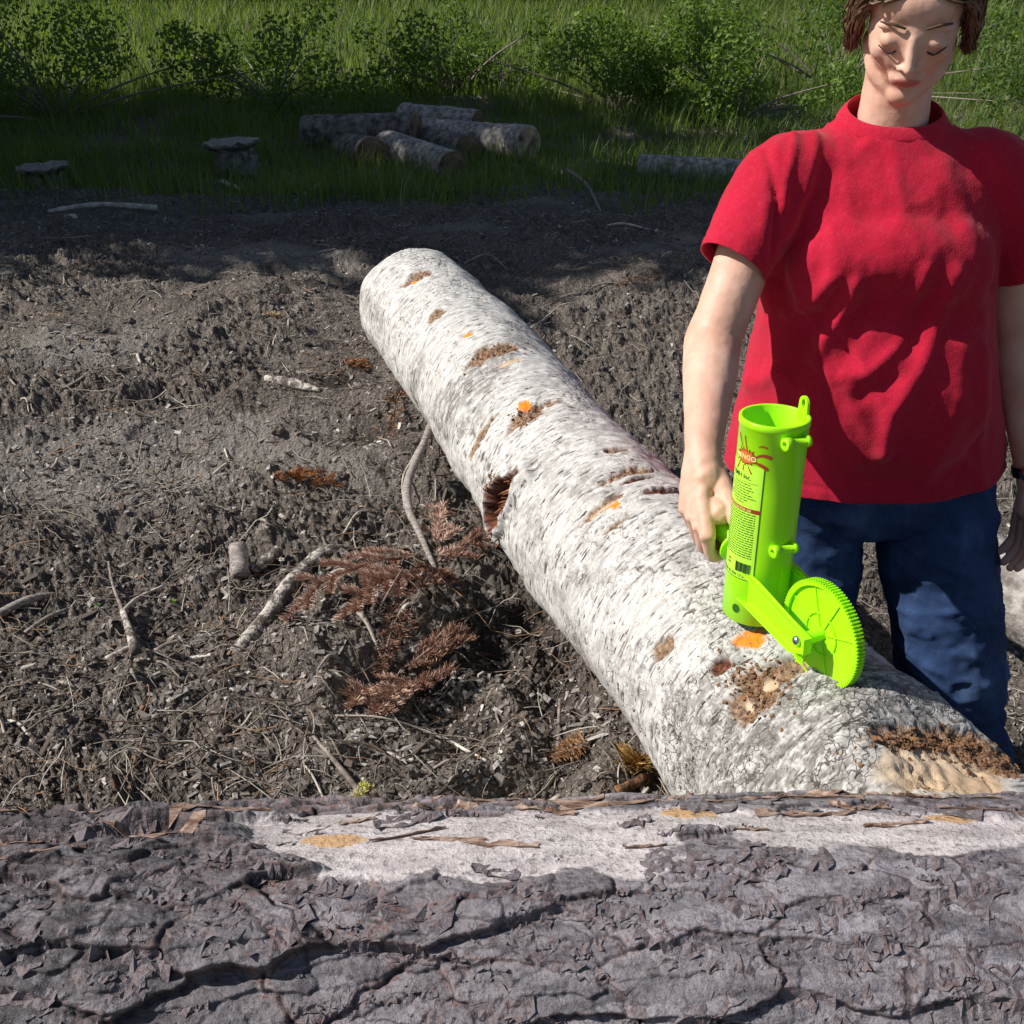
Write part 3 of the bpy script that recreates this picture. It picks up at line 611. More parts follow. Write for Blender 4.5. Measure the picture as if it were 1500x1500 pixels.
for i, (x, y, k, s_) in enumerate([(-13, 24, 0, .8), (-9, 27, 1, 1), (-5.5, 24.5, 0, .9), (-2, 28, 1, 1.1), (1.5, 25, 0, .85), (5, 27.5, 1, 1), (8.5, 24, 0, .9), (12.5, 27, 1, 1)]):
    tree(x, y, k, s_, i*2.1, 'dark green conifer standing beyond the far meadow, '+['at the far left end of the row', 'second from the left end', 'third from the left, shorter', 'left of the middle, tallest', 'right of the middle, shortest', 'behind the person', 'third from the right, shorter', 'at the far right end'][i], 'conifers beyond the meadow')

def far_log(x0, y0, x1, y1, r_, z0, z1, label, seed, grp='logs heaped at the far edge of the clearing', mat=None, cut=True, mat2=None):
    p0 = np.array([x0, y0, z0]); p1 = np.array([x1, y1, z1]); L = np.linalg.norm(p1-p0); ex = (p1-p0)/L; ey = np.cross([0, 0, 1.], ex); ey /= np.linalg.norm(ey); ez = np.cross(ex, ey)
    n, k = 120, 48; s = np.linspace(0, 1, n)[:, None]; a = np.linspace(0, 2*np.pi, k, endpoint=False)[None]
    rr = r_*(1+.05*noise3(s*4+seed, np.cos(a), np.sin(a)))+r_*.10*np.abs(fbm(s*L*9+seed, np.cos(a)*4, np.sin(a)*4, 4))
    V = np.stack([s*L+0*a, rr*np.cos(a), rr*np.sin(a)], -1).reshape(-1, 3)
    e = empty('fallen_log', p0, label=label, cat='log', group=grp); e.matrix_world = Matrix(((ex[0], ey[0], ez[0], p0[0]), (ex[1], ey[1], ez[1], p0[1]), (ex[2], ey[2], ez[2], p0[2]), (0, 0, 0, 1)))
    link('bark', npmesh('bark', V, grid_faces(n, k, True)[:, ::-1]), mat or BARKBG, e)
    for q in (0, -1):
        ring = V.reshape(n, k, 3)[q]; cen = ring.mean(0); rows = [cen+(ring-cen)*f for f in np.linspace(.03, 1, 6)]
        link('cut_end', npmesh('cut_end', np.concatenate(rows), grid_faces(6, k, True)), mat2 or CUTEND, e)
    return e
PB = simple_mat('pale_flaky_bark', (.14, .12, .11), (.50, .46, .42), 22, .85, .8, .01)
g_ = lambda px, py: gp(px, py)
def flog_px(ax, ay, bx, by, Ya, Yb, r_, label, seed, **k):
    a = at(ax, ay, Ya); b = at(bx, by, Yb); return far_log(a[0], a[1], b[0], b[1], r_, a[2], b[2], label, seed, **k)
flog_px(775, 210, 610, 196, 9.0, 10.0, .135, 'pale barked log with a round sawn end, at the right end of the far heap', 1, mat=PB, mat2=PALEEND)
flog_px(664, 247, 568, 214, 8.2, 9.2, .125, 'grey log with dark sawn end facing the camera, lowest in the far heap', 2, mat=PB)
flog_px(686, 222, 600, 200, 8.9, 9.9, .12, 'log with a dark round end, just behind the middle of the far heap', 3)
flog_px(545, 226, 480, 214, 8.8, 10, .13, 'dark log half buried in weeds at the left end of the far heap', 4)
flog_px(610, 192, 450, 196, 9.4, 9.7, .15, 'thick dark log lying crosswise on top of the far heap', 5)
flog_px(700, 186, 590, 176, 10.2, 10.5, .15, 'grey log lying crosswise at the back of the far heap', 6, mat=PB)
flog_px(935, 246, 1150, 256, 8.1, 7.9, .095, 'slender grey log lying level behind the person at the edge of the grass', 7, grp='logs lying singly near the grass', mat=PB)
# two broken stumps on the left
def stump(px, py, Y, h, r_, label, seed, tilt):
    a = at(px, py, Y); z = G(a[0], a[1]); e = empty('tree_stump', (a[0], a[1], z), label=label, cat='stump'); n, k = 30, 40
    s = np.linspace(0, 1, n)[:, None]; an = np.linspace(0, 2*np.pi, k, endpoint=False)[None]
    rr = r_*(1.25-.45*s+.5*sst(.72, .95, s))*(1+.15*noise3(np.cos(an)*2, np.sin(an)*2, seed+s))
    V = np.stack([rr*np.cos(an)+tilt*s, .8*rr*np.sin(an)+0*s, s*h+.06*rr*np.cos(an)+.02*noise3(an*3, s*9, seed)], -1)
    link('trunk_base', npmesh('trunk_base', V.reshape(-1, 3), grid_faces(n, k, True)), BARKBG, e)
    top = V[-1]; cen = top.mean(0); link('broken_top', npmesh('broken_top', np.concatenate([cen+(top-cen)*f+np.array([0, 0, .012*(1-f)]) for f in np.linspace(.03, 1, 6)]), grid_faces(6, k, True)), WOODGREY, e)
stump(352, 245, 8.4, .24, .16, 'tilted dark stump with a slab-like grey top in the grass left of the far heap', 3, -.05)
stump(62, 262, 7.9, .20, .15, 'low weathered stump with a flat pale top at the far left', 8, .02)

# ================================================================ sticks and bits lying on the soil
def stick(pts, rads, label, cat='stick', name='stick', mat=None, up=None, jit=.06, seed=0, group=None, side=10):
    """pts: list of pixel points (and lift above ground)"""
    P = [gp(p[0], p[1]) + np.array([0, 0, (p[2] if len(p) > 2 else 0)+rads[min(i, len(rads)-1)]*.6]) for i, p in enumerate(pts)]
    V, F = tubeV(P, rads, side, jit, seed, 5); c = V.mean(0)*[1, 1, 0]+[0, 0, V[:, 2].min()]
    o = link(name, npmesh(name, V-c, F), mat or TWIG, label=label, cat=cat, group=group); o.location = c; return o
stick([(388, 549), (430, 556, .01), (470, 570)], [.009, .017, .006], 'thick pale splintered chunk of wood left of the big log, below its far end', 'wood chunk', 'wood_chunk', PEEL, jit=.16, seed=1)
stick([(345, 945, -.012), (368, 918, -.006), (392, 885, -.002), (420, 858, .0), (448, 832, -.005), (480, 812, -.006), (520, 797, -.014)], [.014, .019, .018, .020, .015, .016, .008], 'white birch branch half buried in the soil, left of the rusty fir boughs', 'branch', 'branch', PEEL, jit=.10, seed=2, side=16)
stick([(352, 838, -.01), (350, 812, .028)], [.021, .019], 'short upright block of dark wood beside the half buried birch branch', 'wood chunk', 'wood_chunk', WOODGREY, jit=.12, seed=3)
stick([(368, 828), (408, 806, .01)], [.014, .012], 'stubby brown stick leaning on the dark wood block', 'stick', 'stick', PEEL, jit=.12, seed=4)
stick([(648, 655, .13), (622, 692, .10), (599, 728, .07), (600, 765, .045), (612, 800, .02), (640, 852, -.01)], [.0085, .0095, .011, .009, .008, .005], 'bent grey branch standing up from the rusty boughs to the side of the big log', 'branch', 'branch', WOODGREY, seed=5, jit=.015)
stick([(640, 640, .05), (606, 675, .04), (590, 705, .03), (592, 732, 0)], [.0022, .0025, .0025, .002], 'thin curved pale twig beside the bent grey branch', 'twig', 'twig', PALE, seed=6)
stick([(200, 968), (190, 925, .006), (178, 888, .004)], [.0085, .008, .006], 'blue grey forked twig with a bark tip at far left, lying towards the camera', 'twig', 'forked_twig', PEEL, seed=7)
stick([(179, 890, .003), (165, 855, .008), (157, 815, .012)], [.004, .003, .0025], 'thin upper left arm of the forked grey twig', 'twig', 'twig', TWIG, seed=8)
stick([(180, 890, .004), (200, 865, .01), (240, 843, .004)], [.0045, .004, .002], 'thin upper right arm of the forked grey twig', 'twig', 'twig', PALE, seed=9)
stick([(-8, 898), (40, 878, .004), (78, 860)], [.009, .009, .006], 'grey weathered stick at the left edge of the photo, upper of two side by side', 'stick', 'stick', WOODGREY, seed=10)
stick([(33, 918), (66, 897, .003), (96, 878)], [.005, .005, .003], 'thin grey stick at the left edge of the photo, lower of two side by side', 'stick', 'stick', WOODGREY, seed=11)
stick([(156, 968), (192, 950)], [.005, .005], 'short pale stick under the foot of the forked twig', 'stick', 'stick', PALE, seed=12)
stick([(225, 942), (245, 930, .006), (272, 921)], [.006, .006, .004], 'short curved brown stick right of the forked twig', 'stick', 'stick', TWIG, seed=13)
stick([(492, 1054), (560, 1056, .005), (640, 1052, .012), (680, 1072, .012), (712, 1104, 0)], [.0015, .002, .003, .003, .002], 'long thin pale twig arching over the hollow below the rusty boughs', 'twig', 'twig', PALE, seed=14)
stick([(345, 1103), (368, 1128, .004), (400, 1130, .004), (445, 1118)], [.003, .003, .003, .0015], 'thin curved twig above the left part of the front log', 'twig', 'twig', TWIG, seed=15)
stick([(462, 1104), (490, 1138, .006), (520, 1164, .006), (545, 1184)], [.003, .004, .005, .004], 'slanting brown twig running down to the front log near the yellow sprig', 'twig', 'twig', TWIG, seed=16)
stick([(430, 1122), (456, 1150, .003), (478, 1182)], [.0018, .002, .0018], 'very thin straight twig slanting down to the front log', 'twig', 'twig', PALE, seed=17)
stick([(742, 1168), (780, 1146, .01), (822, 1130, .012)], [.005, .006, .005], 'pale stick over the dark hollow beside the front log', 'stick', 'stick', PALE, seed=18)
stick([(725, 1162), (755, 1148, .008), (790, 1140, .006)], [.005, .005, .003], 'brown bark stick just above the pale one beside the front log', 'stick', 'stick', TWIG, seed=19)
stick([(915, 1168), (935, 1150, .01), (952, 1132, .012)], [.0035, .004, .003], 'small pale stick leaning against the near foot of the big log', 'stick', 'stick', PALE, seed=20)
stick([(905, 1138), (950, 1116, .012)], [.008, .010], 'reddish splinter of bark against the near foot of the big log', 'splinter', 'splinter', ROTTEN, seed=21, jit=.2)
stick([(818, 1076), (820, 1020, .05)], [.004, .003], 'short dark twig standing upright left of the near part of the big log', 'twig', 'twig', TWIG, seed=22)
stick([(762, 478), (790, 466, .01), (812, 452, .008)], [.006, .006, .004], 'pale stick right of the middle of the big log', 'stick', 'stick', PALE, seed=23)
stick([(800, 432), (830, 420, .01), (868, 412)], [.008, .009, .006], 'grey forked stick right of the far end of the big log, nearer of two', 'stick', 'stick', WOODGREY, seed=24)
stick([(845, 422), (880, 408, .012), (930, 408)], [.004, .004, .003], 'thin curved stick reaching right from the grey forked stick', 'stick', 'stick', TWIG, seed=25)
stick([(680, 382), (715, 378, .01), (745, 388)], [.006, .006, .004], 'thin stick lying behind the far end of the big log', 'stick', 'stick', TWIG, seed=26)
stick([(68, 298), (140, 293, .02), (228, 290, .02)], [.012, .016, .020], 'long pale bare branch lying level at the far left edge of the soil', 'branch', 'branch', PALE, seed=27)
stick([(0, 344), (66, 345)], [.008, .008], 'thin pale stick lying level below the long bare branch', 'stick', 'stick', PALE, seed=28)
stick([(100, 324), (112, 328, .01)], [.016, .014], 'small bright chip of wood in the shade at the far left', 'wood chip', 'wood_chip', PALE, seed=29)
stick([(818, 262, .04), (840, 280)], [.010, .008], 'short pale stick in the shade near the grass, left of two leaning ones', 'stick', 'stick', PALE, seed=30)
stick([(830, 255, .06), (860, 272, .03), (882, 290)], [.012, .012, .008], 'dark stick leaning at the edge of the grass beside the short pale stick', 'stick', 'stick', TWIG, seed=31)
stick([(886, 330), (915, 336, .01), (955, 334)], [.006, .006, .004], 'curved thin twig in the shade left of the person', 'twig', 'twig', PALE, seed=32)
stick([(325, 260), (350, 272, .03)], [.02, .016], 'broken pale branch end under the tilted stump', 'branch', 'branch', PALE, seed=33)
stick([(432, 285), (470, 268, .05)], [.012, .008], 'thin pale branch slanting up left of the far heap of logs', 'branch', 'branch', PALE, seed=34)
stick([(145, 722), (180, 700, .004), (205, 695)], [.003, .003, .002], 'thin pale straw-like twig in the left foreground soil', 'twig', 'twig', PALE, seed=35)
stick([(262, 560), (300, 548, .005), (315, 545)], [.004, .004, .003], 'small curved twig left of the splintered pale chunk', 'twig', 'twig', PALE, seed=36)
stick([(90, 573), (115, 570, .004), (137, 566)], [.004, .005, .004], 'small brown stick on the pale patch of soil at the left', 'stick', 'stick', TWIG, seed=37)
stick([(503, 780), (525, 757, .008), (550, 745)], [.003, .003, .002], 'thin pale curved twig above the rusty fir boughs', 'twig', 'twig', PALE, seed=38)
stick([(487, 922), (510, 916, .02), (535, 925, .02), (560, 950)], [.003, .005, .005, .002], 'small pale twig lying across the rusty fir boughs', 'twig', 'twig', PALE, seed=39)
stick([(548, 922, .02), (575, 900, .03), (592, 865, .03)], [.002, .002, .0015], 'very thin twig arching up out of the rusty fir boughs', 'twig', 'twig', TWIG, seed=40)
r = np.random.default_rng(77)
for i in range(60):
    px, py = r.uniform(0, 760), r.uniform(380, 1160)
    if px > 380+.55*(py-300): continue
    a = r.uniform(0, 3.14); L = r.uniform(18, 55)*(py/900)
    stick([(px-L*math.cos(a)/2, py-L*math.sin(a)*.4/1), (px+r.normal()*3, py+r.normal()*3, .006), (px+L*math.cos(a)/2, py+L*math.sin(a)*.4)], [r.uniform(.0015, .005)]*2+[.0015], 'small loose twig among many strewn over the churned soil left of the big log', 'twig', 'twig', [TWIG, PALE, WOODGREY][i % 3], seed=200+i, group='loose twigs strewn over the soil', side=6)
# dirt clods and stones large enough to count
r = np.random.default_rng(78)
def lump(px, py, rad_, mat, name, label, cat, seed, group=None, sq=.7):
    p = gp(px, py); n, k = 14, 20; th = np.linspace(0, np.pi, n)[:, None]; ph = np.linspace(0, 2*np.pi, k, endpoint=False)[None]
    d = np.stack([np.sin(th)*np.cos(ph), np.sin(th)*np.sin(ph), np.cos(th)+0*ph], -1)
    rr = rad_*(1+.45*fbm(d[..., 0]*1.6+seed, d[..., 1]*1.6, d[..., 2]*1.6, 4))
    V = (d*rr[..., None]*[1, .85, sq]).reshape(-1, 3); o = link(name, npmesh(name, V, grid_faces(n, k, True)[:, ::-1], False), mat, label=label, cat=cat, group=group); o.location = p+[0, 0, rad_*.3]; return o
CLOD = simple_mat('dry_clod', (.06, .05, .042), (.24, .205, .175), 60, .95, .9, .005)
for i in range(90):
    px, py = r.uniform(-5, 1000), r.uniform(430, 1165)
    if 380+.62*(py-300) < px < 800+.3*(py-300): continue
    lump(px, py, r.uniform(.006, .020), CLOD, 'dirt_clod', 'crumbly grey clod of soil among many lying on the churned ground', 'clod', i, 'clods of soil lying on the ground')
for px, py, q, lb in [(545, 1000, .006, 'small pale pebble in the hollow under the rusty fir boughs'), (1088, 600, .01, 'pale pebble just right of the arm holding the tool'), (412, 815, .006, 'tiny pale pebble beside the stubby brown stick'), (270, 828, .008, 'pale pebble above the bright green seedling'), (520, 480, .007, 'pale pebble left of the far half of the big log'), (105, 460, .01, 'pale pebble on the soil at the far left, near the edge of the shade'), (760, 900, .008, 'pale pebble close to the left side of the big log')]:
    lump(px, py, q, PALE, 'pebble', lb, 'pebble', px, 'pale pebbles on the soil')

# dead fir boughs: stem with side twigs and rusty needles
def bough(pts, wid_, label, seed, col=((.19, .085, .058), (.28, .15, .10), (.40, .26, .19), (.11, .055, .04)), n=900, nl=.018, grp='rusty dead fir boughs beside the big log'):
    r = np.random.default_rng(seed); P = np.array([gp(a, b)+[0, 0, c] for a, b, c in pts]); c0 = P[0].copy(); P = P-c0
    e = empty('fir_bough', c0, label=label, cat='fir bough', group=grp)
    parts = [tubeV(P, np.linspace(.003, .0012, len(P)), 6, .1, seed)]
    T = np.linspace(0, len(P)-1, 24); Q = np.stack([np.interp(T, np.arange(len(P)), P[:, k]) for k in range(3)], -1)
    segs = [(Q[0], Q[-1], Q)]; twigs = [Q]
    d = P[-1]-P[0]; Lh = np.linalg.norm(d); d = d/Lh; sdv = np.cross([0, 0, 1.], d); sdv /= np.linalg.norm(sdv)
    for i in range(8):
        t = .12+.8*i/8; b = Q[int(t*23)]; sg = 1 if i % 2 else -1; L = wid_*(1-.6*t)*r.uniform(.7, 1.2)
        tip = b+(d*.75+sdv*sg*.8+np.array([0, 0, r.uniform(-.15, .3)]))*L; mid = (b+tip)/2+[0, 0, .006]; tw = np.array([b+(mid-b)*q*2 if q < .5 else mid+(tip-mid)*(q*2-1) for q in np.linspace(0, 1, 10)])
        parts.append(tubeV([b, mid, tip], [.002, .0015, .0008], 5, .1, i, 2)); twigs.append(tw)
    lens = np.array([np.linalg.norm(t_[-1]-t_[0]) for t_ in twigs]); V = []; C = []
    pal = np.array(col)
    for i in range(n):
        tw = twigs[r.choice(len(twigs), p=lens/lens.sum())]; j = r.integers(0, len(tw)-1); b = tw[j]+(tw[j+1]-tw[j])*r.random(); tv = tw[-1]-tw[0]; tv /= np.linalg.norm(tv)
        o_ = r.normal(size=3); o_ -= o_.dot(tv)*tv; o_ /= np.linalg.norm(o_); o_[2] = abs(o_[2])*.8
        tip = b+(tv*.55+o_*.8)*nl*r.uniform(.6, 1.2); sd_ = np.cross(tip-b, r.normal(size=3)); sd_ /= np.linalg.norm(sd_); w_ = .0008
        V += [b-sd_*w_, b+sd_*w_, tip+sd_*w_*.5, tip-sd_*w_*.5]; C += [pal[r.integers(0, len(pal))]*r.uniform(.8, 1.2)]*4
    Vt, Ft = merge(parts); link('stem', npmesh('stem', Vt, Ft), TWIG, e)
    me = npmesh('needles', np.array(V), np.arange(len(V)).reshape(-1, 4), False); cattr(me, 'tint', np.array(C)); link('needles', me, NEEDLE, e)
B = 'rusty dead fir bough '
bough([(585, 955, .01), (640, 942, .035), (692, 932, .06)], .055, B+'fanning out rightwards, reddest of them, left of the log shadow', 1, n=1900)
bough([(585, 965, .01), (620, 985, .03), (660, 985, .035)], .045, B+'pointing right, just under the reddest one', 2, n=1500)
bough([(600, 900, .01), (575, 930, .02), (555, 960, .02)], .05, B+'running down through the middle of the patch', 3, n=1300)
PINKB = ((.46, .27, .20), (.55, .37, .28), (.30, .15, .10), (.66, .50, .40))
bough([(620, 830, .01), (560, 850, .03), (480, 880, .03), (420, 925, .01)], .085, B+'reaching far left to the half buried branch, faded pinkish', 4, PINKB, n=3600)
bough([(610, 870, .01), (560, 885, .03), (500, 930, .02)], .07, B+'faded pinkish, just below the longest one', 5, PINKB, n=3000)
bough([(640, 840, .01), (640, 790, .04), (650, 745, .05)], .06, B+'standing up behind the foot of the bent grey branch', 6, PINKB, n=1500)
bough([(650, 840, .01), (700, 800, .03), (745, 830, .03)], .07, B+'lying against the big log, right of the bent grey branch', 7, n=1800)
bough([(600, 960, .0), (575, 1010, .02), (545, 1050, .01)], .06, B+'lowest of the patch, pale pink, above the long arching twig', 8, PINKB, n=1700)
bough([(560, 1000, .0), (530, 1010, .02), (510, 1040, .01)], .05, B+'small and pale, at the lower left of the patch', 9, PINKB, n=1000)
bough([(650, 850, .0), (640, 880, .04), (600, 915, .05)], .06, B+'dark red, rising in the centre of the patch', 10, n=1500)
OR = ((.26, .10, .03), (.36, .15, .05), (.18, .07, .03))
bough([(400, 690, .01), (440, 700, .02), (500, 715, .01)], .06, 'orange brown heap of dead needles in the soil, left of the thin curved twig', 11, OR, n=1300, grp='small heaps of dead needles')
bough([(500, 520, .01), (520, 522, .01), (540, 528, 0)], .05, 'orange brown tuft of needles left of the far half of the big log', 12, OR, n=500, grp='small heaps of dead needles')
bough([(385, 470, .02), (400, 470, .02), (412, 465, .02)], .05, 'small tan tuft of dry needles in the middle of the soil at left', 13, ((.5, .35, .2), (.3, .2, .12)), n=300, grp='small heaps of dead needles')
bough([(935, 1082, .0), (945, 1098, .01), (915, 1104, .0)], .025, 'golden brown tuft of needles at the near foot of the big log', 14, ((.42, .26, .08), (.3, .16, .05), (.55, .38, .16)), n=900, nl=.028, grp='small heaps of dead needles')
bough([(865, 1070, .01), (840, 1078, .02), (810, 1074, .0)], .025, 'faded orange needle sprig near the upright dark twig', 15, ((.5, .3, .15), (.36, .18, .08)), n=500, grp='small heaps of dead needles')
bough([(600, 560, .01), (580, 600, .03), (575, 640, .01)], .05, 'tan and brown dead needles under the far half of the big log', 16, ((.35, .2, .1), (.22, .1, .05)), n=700, grp='small heaps of dead needles')
bough([(515, 1182, .02), (525, 1186, .03), (540, 1184, .03)], .025, 'small yellow cedar sprig against the front log', 17, ((.62, .55, .16), (.5, .48, .12)), n=500, nl=.008, grp='small heaps of dead needles')
bough([(985, 408, .02), (940, 405, .02), (900, 410, .02)], .09, 'tan dead needles on a thin branch, right of the big log near the person', 18, ((.35, .2, .12), (.45, .3, .2)), n=700, grp='small heaps of dead needles')
# tiny green seedlings
def sprout(px, py, sz, label, seed, n=14, pal=((.16, .30, .04), (.22, .38, .06)), grp='tiny green seedlings'):
    r = np.random.default_rng(seed); p = gp(px, py); V = []; C = []
    for i in range(n):
        a = r.uniform(0, 6.28); el = r.uniform(.3, 1.3); d = np.array([math.cos(a)*math.cos(el), math.sin(a)*math.cos(el), math.sin(el)]); s_ = np.cross(d, [0, 0, 1.]); s_ /= np.linalg.norm(s_); L = sz*r.uniform(.6, 1.1)
        q = [d*L*t for t in (0, .5, 1)]; q[2] = q[2]-np.array([0, 0, L*.25]); w_ = L*.14
        V += [q[0]-s_*w_*.3, q[0]+s_*w_*.3, q[1]+s_*w_, q[1]-s_*w_, q[1]-s_*w_, q[1]+s_*w_, q[2]+s_*w_*.15, q[2]-s_*w_*.15]; C += [pal[i % len(pal)]]*8
    me = npmesh('seedling', np.array(V), np.arange(len(V)).reshape(-1, 4), False); cattr(me, 'tint', np.array(C)); o = link('seedling', me, LEAF, label=label, cat='seedling', group=grp); o.location = p
sprout(250, 866, .014, 'small bright green seedling, right of the forked grey twig', 1)
sprout(140, 880, .014, 'small bright green seedling, left of the forked grey twig', 2)
sprout(200, 1001, .012, 'small bright green seedling below the foot of the forked grey twig', 3)
sprout(678, 772, .022, 'pale green seedling between the rusty boughs and the big log', 4, 20)
sprout(52, 568, .02, 'green seedling on the pale soil at the far left', 5)
sprout(655, 272, .13, 'tuft of pale green grass blades in front of the far heap of logs', 6, 26)
sprout(645, 275, .10, 'smaller tuft of grass blades beside the pale green tuft', 7, 18)
# the log lying at the right edge behind the person
a = at(1500, 1000, 1.98); far_log(a[0]-.13, 2.45, a[0]+.35, 1.35, .10, .23, .28, 'pale reddish barked log at the right edge behind the jeans', 9, grp='logs lying singly near the grass', mat=PB)

# ================================================================ the lime green log measuring tool
TO = np.array([.3476, 1.245, .818])
tz = np.array([-.0069, .0729, .9973]); tz /= np.linalg.norm(tz); tx = np.array([.4005, -.9137, .0696]); tx -= tx.dot(tz)*tz; tx /= np.linalg.norm(tx); ty = np.cross(tz, tx)
TM = Matrix(((tx[0], ty[0], tz[0], TO[0]), (tx[1], ty[1], tz[1], TO[1]), (tx[2], ty[2], tz[2], TO[2]), (0, 0, 0, 1)))
m = NT('lime_plastic', .38, .45); nn = m.noise(m.coord(), 9, 3)
m.col(m.mix(nn, (.40, .93, .006), (.44, .95, .008))); m.bump(m.noise(m.coord(), 260, 2), .06, .001)
m.b.inputs['Coat Weight'].default_value = .12; m.b.inputs['Coat Roughness'].default_value = .3
tr = m.n('ShaderNodeBsdfTranslucent', {'Color': (.10, .90, 0)}); mx = m.n('ShaderNodeMixShader', {0: .10, 1: m.b.outputs[0], 2: tr.outputs[0]})
m.t.links.new(mx.outputs[0], m.t.nodes['Material Output'].inputs[0]); LIME = m.m
def flat(name, c, rough=.5, metal=0, spec=.4):
    m = NT(name, rough, spec); nn = m.noise(m.coord(), 60, 3); m.col(m.mix(m.rng(nn, .3, .7, 0, .25), c, tuple(q*.75 for q in c))); m.b.inputs['Metallic'].default_value = metal; return m.m
STEEL = flat('bolt_steel', (.55, .55, .56), .28, 1); INKD = flat('dark_print', (.015, .05, .02), .5); INKR = flat('red_brown_print', (.30, .045, .012), .5); INKO = flat('orange_print', (.62, .16, .03), .5)
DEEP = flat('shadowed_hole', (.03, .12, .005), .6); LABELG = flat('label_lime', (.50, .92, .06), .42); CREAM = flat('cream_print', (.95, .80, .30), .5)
tool = empty('measuring_tool', label='bright lime green plastic log measuring tool with toothed wheel, held upright on the big log', cat='measuring tool'); tool.matrix_world = TM
def lathe(prof, n=96, axis='z'):
    P = np.array(prof); a = np.linspace(0, 2*np.pi, n, endpoint=False)
    V = np.stack([P[:, 0][:, None]*np.cos(a), P[:, 0][:, None]*np.sin(a), P[:, 1][:, None]+0*a], -1)
    F = grid_faces(len(P), n, True)[:, ::-1]; V = V.reshape(-1, 3)
    if axis == 'y': V = np.stack([V[:, 0], V[:, 2], -V[:, 1]], -1)
    return V, F
TR, TI, TL = .0452, .0413, .298
V, F = lathe([(TI, 0), (TR-.001, 0), (TR, .001), (TR, .10), (TR, .2), (TR, TL-.010), (TR+.0012, TL-.009), (TR+.0012, TL-.001), (TR+.0004, TL), (TI+.0006, TL), (TI, TL-.001), (TI, .15), (TI, 0)], 128)
link('tube', npmesh('tube', V, F), LIME, tool)
def angmod(o): 
    m_ = o.modifiers.new('edges', 'BEVEL'); m_.width = .0009; m_.segments = 2; m_.limit_method = 'ANGLE'; m_.angle_limit = R(40); return o
def box(bm, c, s, rot=None):
    mt = Matrix.Translation(c) @ (rot or Matrix()) @ Matrix.Diagonal((*s, 1)); return bmesh.ops.create_cube(bm, size=1, matrix=mt)
# moulding seam: raised fin down the wheel side
bm = bmesh.new(); box(bm, (TR+.0002, 0, .165), (.0012, .0011, .262)); bmobj('seam', bm, LIME, tool, False)
# screw bosses
for z in (.277, .122):
    V, F = lathe([(.0042, -.019), (.0085, -.019), (.0090, -.018), (.0090, -.009), (.0062, -.008), (.0058, 0), (.0058, .013), (.0082, .014), (.0082, .019), (.004, .019), (.004, .016), (.0035, -.015), (.0042, -.019)], 28, 'y')
    o = link('screw_boss', npmesh('screw_boss', V+[TR+.0035, 0, z], F), LIME, tool)
    V, F = lathe([(0.0001, -.0155), (.0036, -.0155), (.0036, -.012), (.0001, -.012)], 16, 'y'); link('screw', npmesh('screw', V+[TR+.0035, 0, z], F), STEEL, o)
# hanging loop standing on the rim
bm = bmesh.new(); n = 28; ro, ri, th = .0105, .0048, .0022; rows = []
outl = [(-.0125, -.016), (-.0115, -.004)]+[(ro*math.cos(a), ro*math.sin(a)+.008) for a in np.linspace(math.pi, 0, 15)]+[(.0115, -.004), (.0125, -.016)]
hole = [(ri*.8*math.cos(a), ri*1.25*math.sin(a)+.009) for a in np.linspace(math.pi, -math.pi, 24, endpoint=False)]
ob = [bm.verts.new((x, 0, z)) for x, z in outl]; hb = [bm.verts.new((x, 0, z)) for x, z in hole]
es = [bm.edges.new((ob[i], ob[(i+1) % len(ob)])) for i in range(len(ob))]+[bm.edges.new((hb[i], hb[(i+1) % len(hb)])) for i in range(len(hb))]
bmesh.ops.triangle_fill(bm, edges=es, use_beauty=True)
r_ = bmesh.ops.extrude_face_region(bm, geom=bm.faces[:]); bmesh.ops.translate(bm, vec=(0, .0035, 0), verts=[v for v in r_['geom'] if isinstance(v, bmesh.types.BMVert)])
fa = R(82); bmesh.ops.transform(bm, matrix=Matrix.Translation(((TR-.002)*math.cos(fa), (TR-.002)*math.sin(fa), TL+.004)) @ Matrix.Rotation(fa+R(90), 4, 'Z'), verts=bm.verts[:])
bmobj('hanging_loop', bm, LIME, tool, False)
# handle with two flanges
hd = np.array([-1, 0, .285]); hd /= np.linalg.norm(hd)
def along(prof, n=48):
    V, F = lathe(prof, n); ex = np.array([0, 1., 0]); ey = np.cross(hd, ex)
    return V[:, :1]*ex+V[:, 1:2]*ey+V[:, 2:3]*hd+np.array([0, 0, HZ]), F
HZ = .063
V, F = along([(.0001, .040), (.017, .040), (.017, .056), (.0145, .058), (.0145, .072), (.0165, .082), (.0165, .14), (.0145, .167), (.0001, .167)]); h_o = link('handle', npmesh('handle', V, F), LIME, tool)
for a, b, r_ in ((.0555, .0605, .0275), (.166, .172, .0300)):
    V, F = along([(.0001, a), (r_-.001, a), (r_, a+.001), (r_, b-.001), (r_-.001, b), (r_*.8, b), (r_*.76, b-.0015), (r_*.5, b-.0015), (.0001, b-.0015)]); link('flange', npmesh('flange', V, F), LIME, h_o)
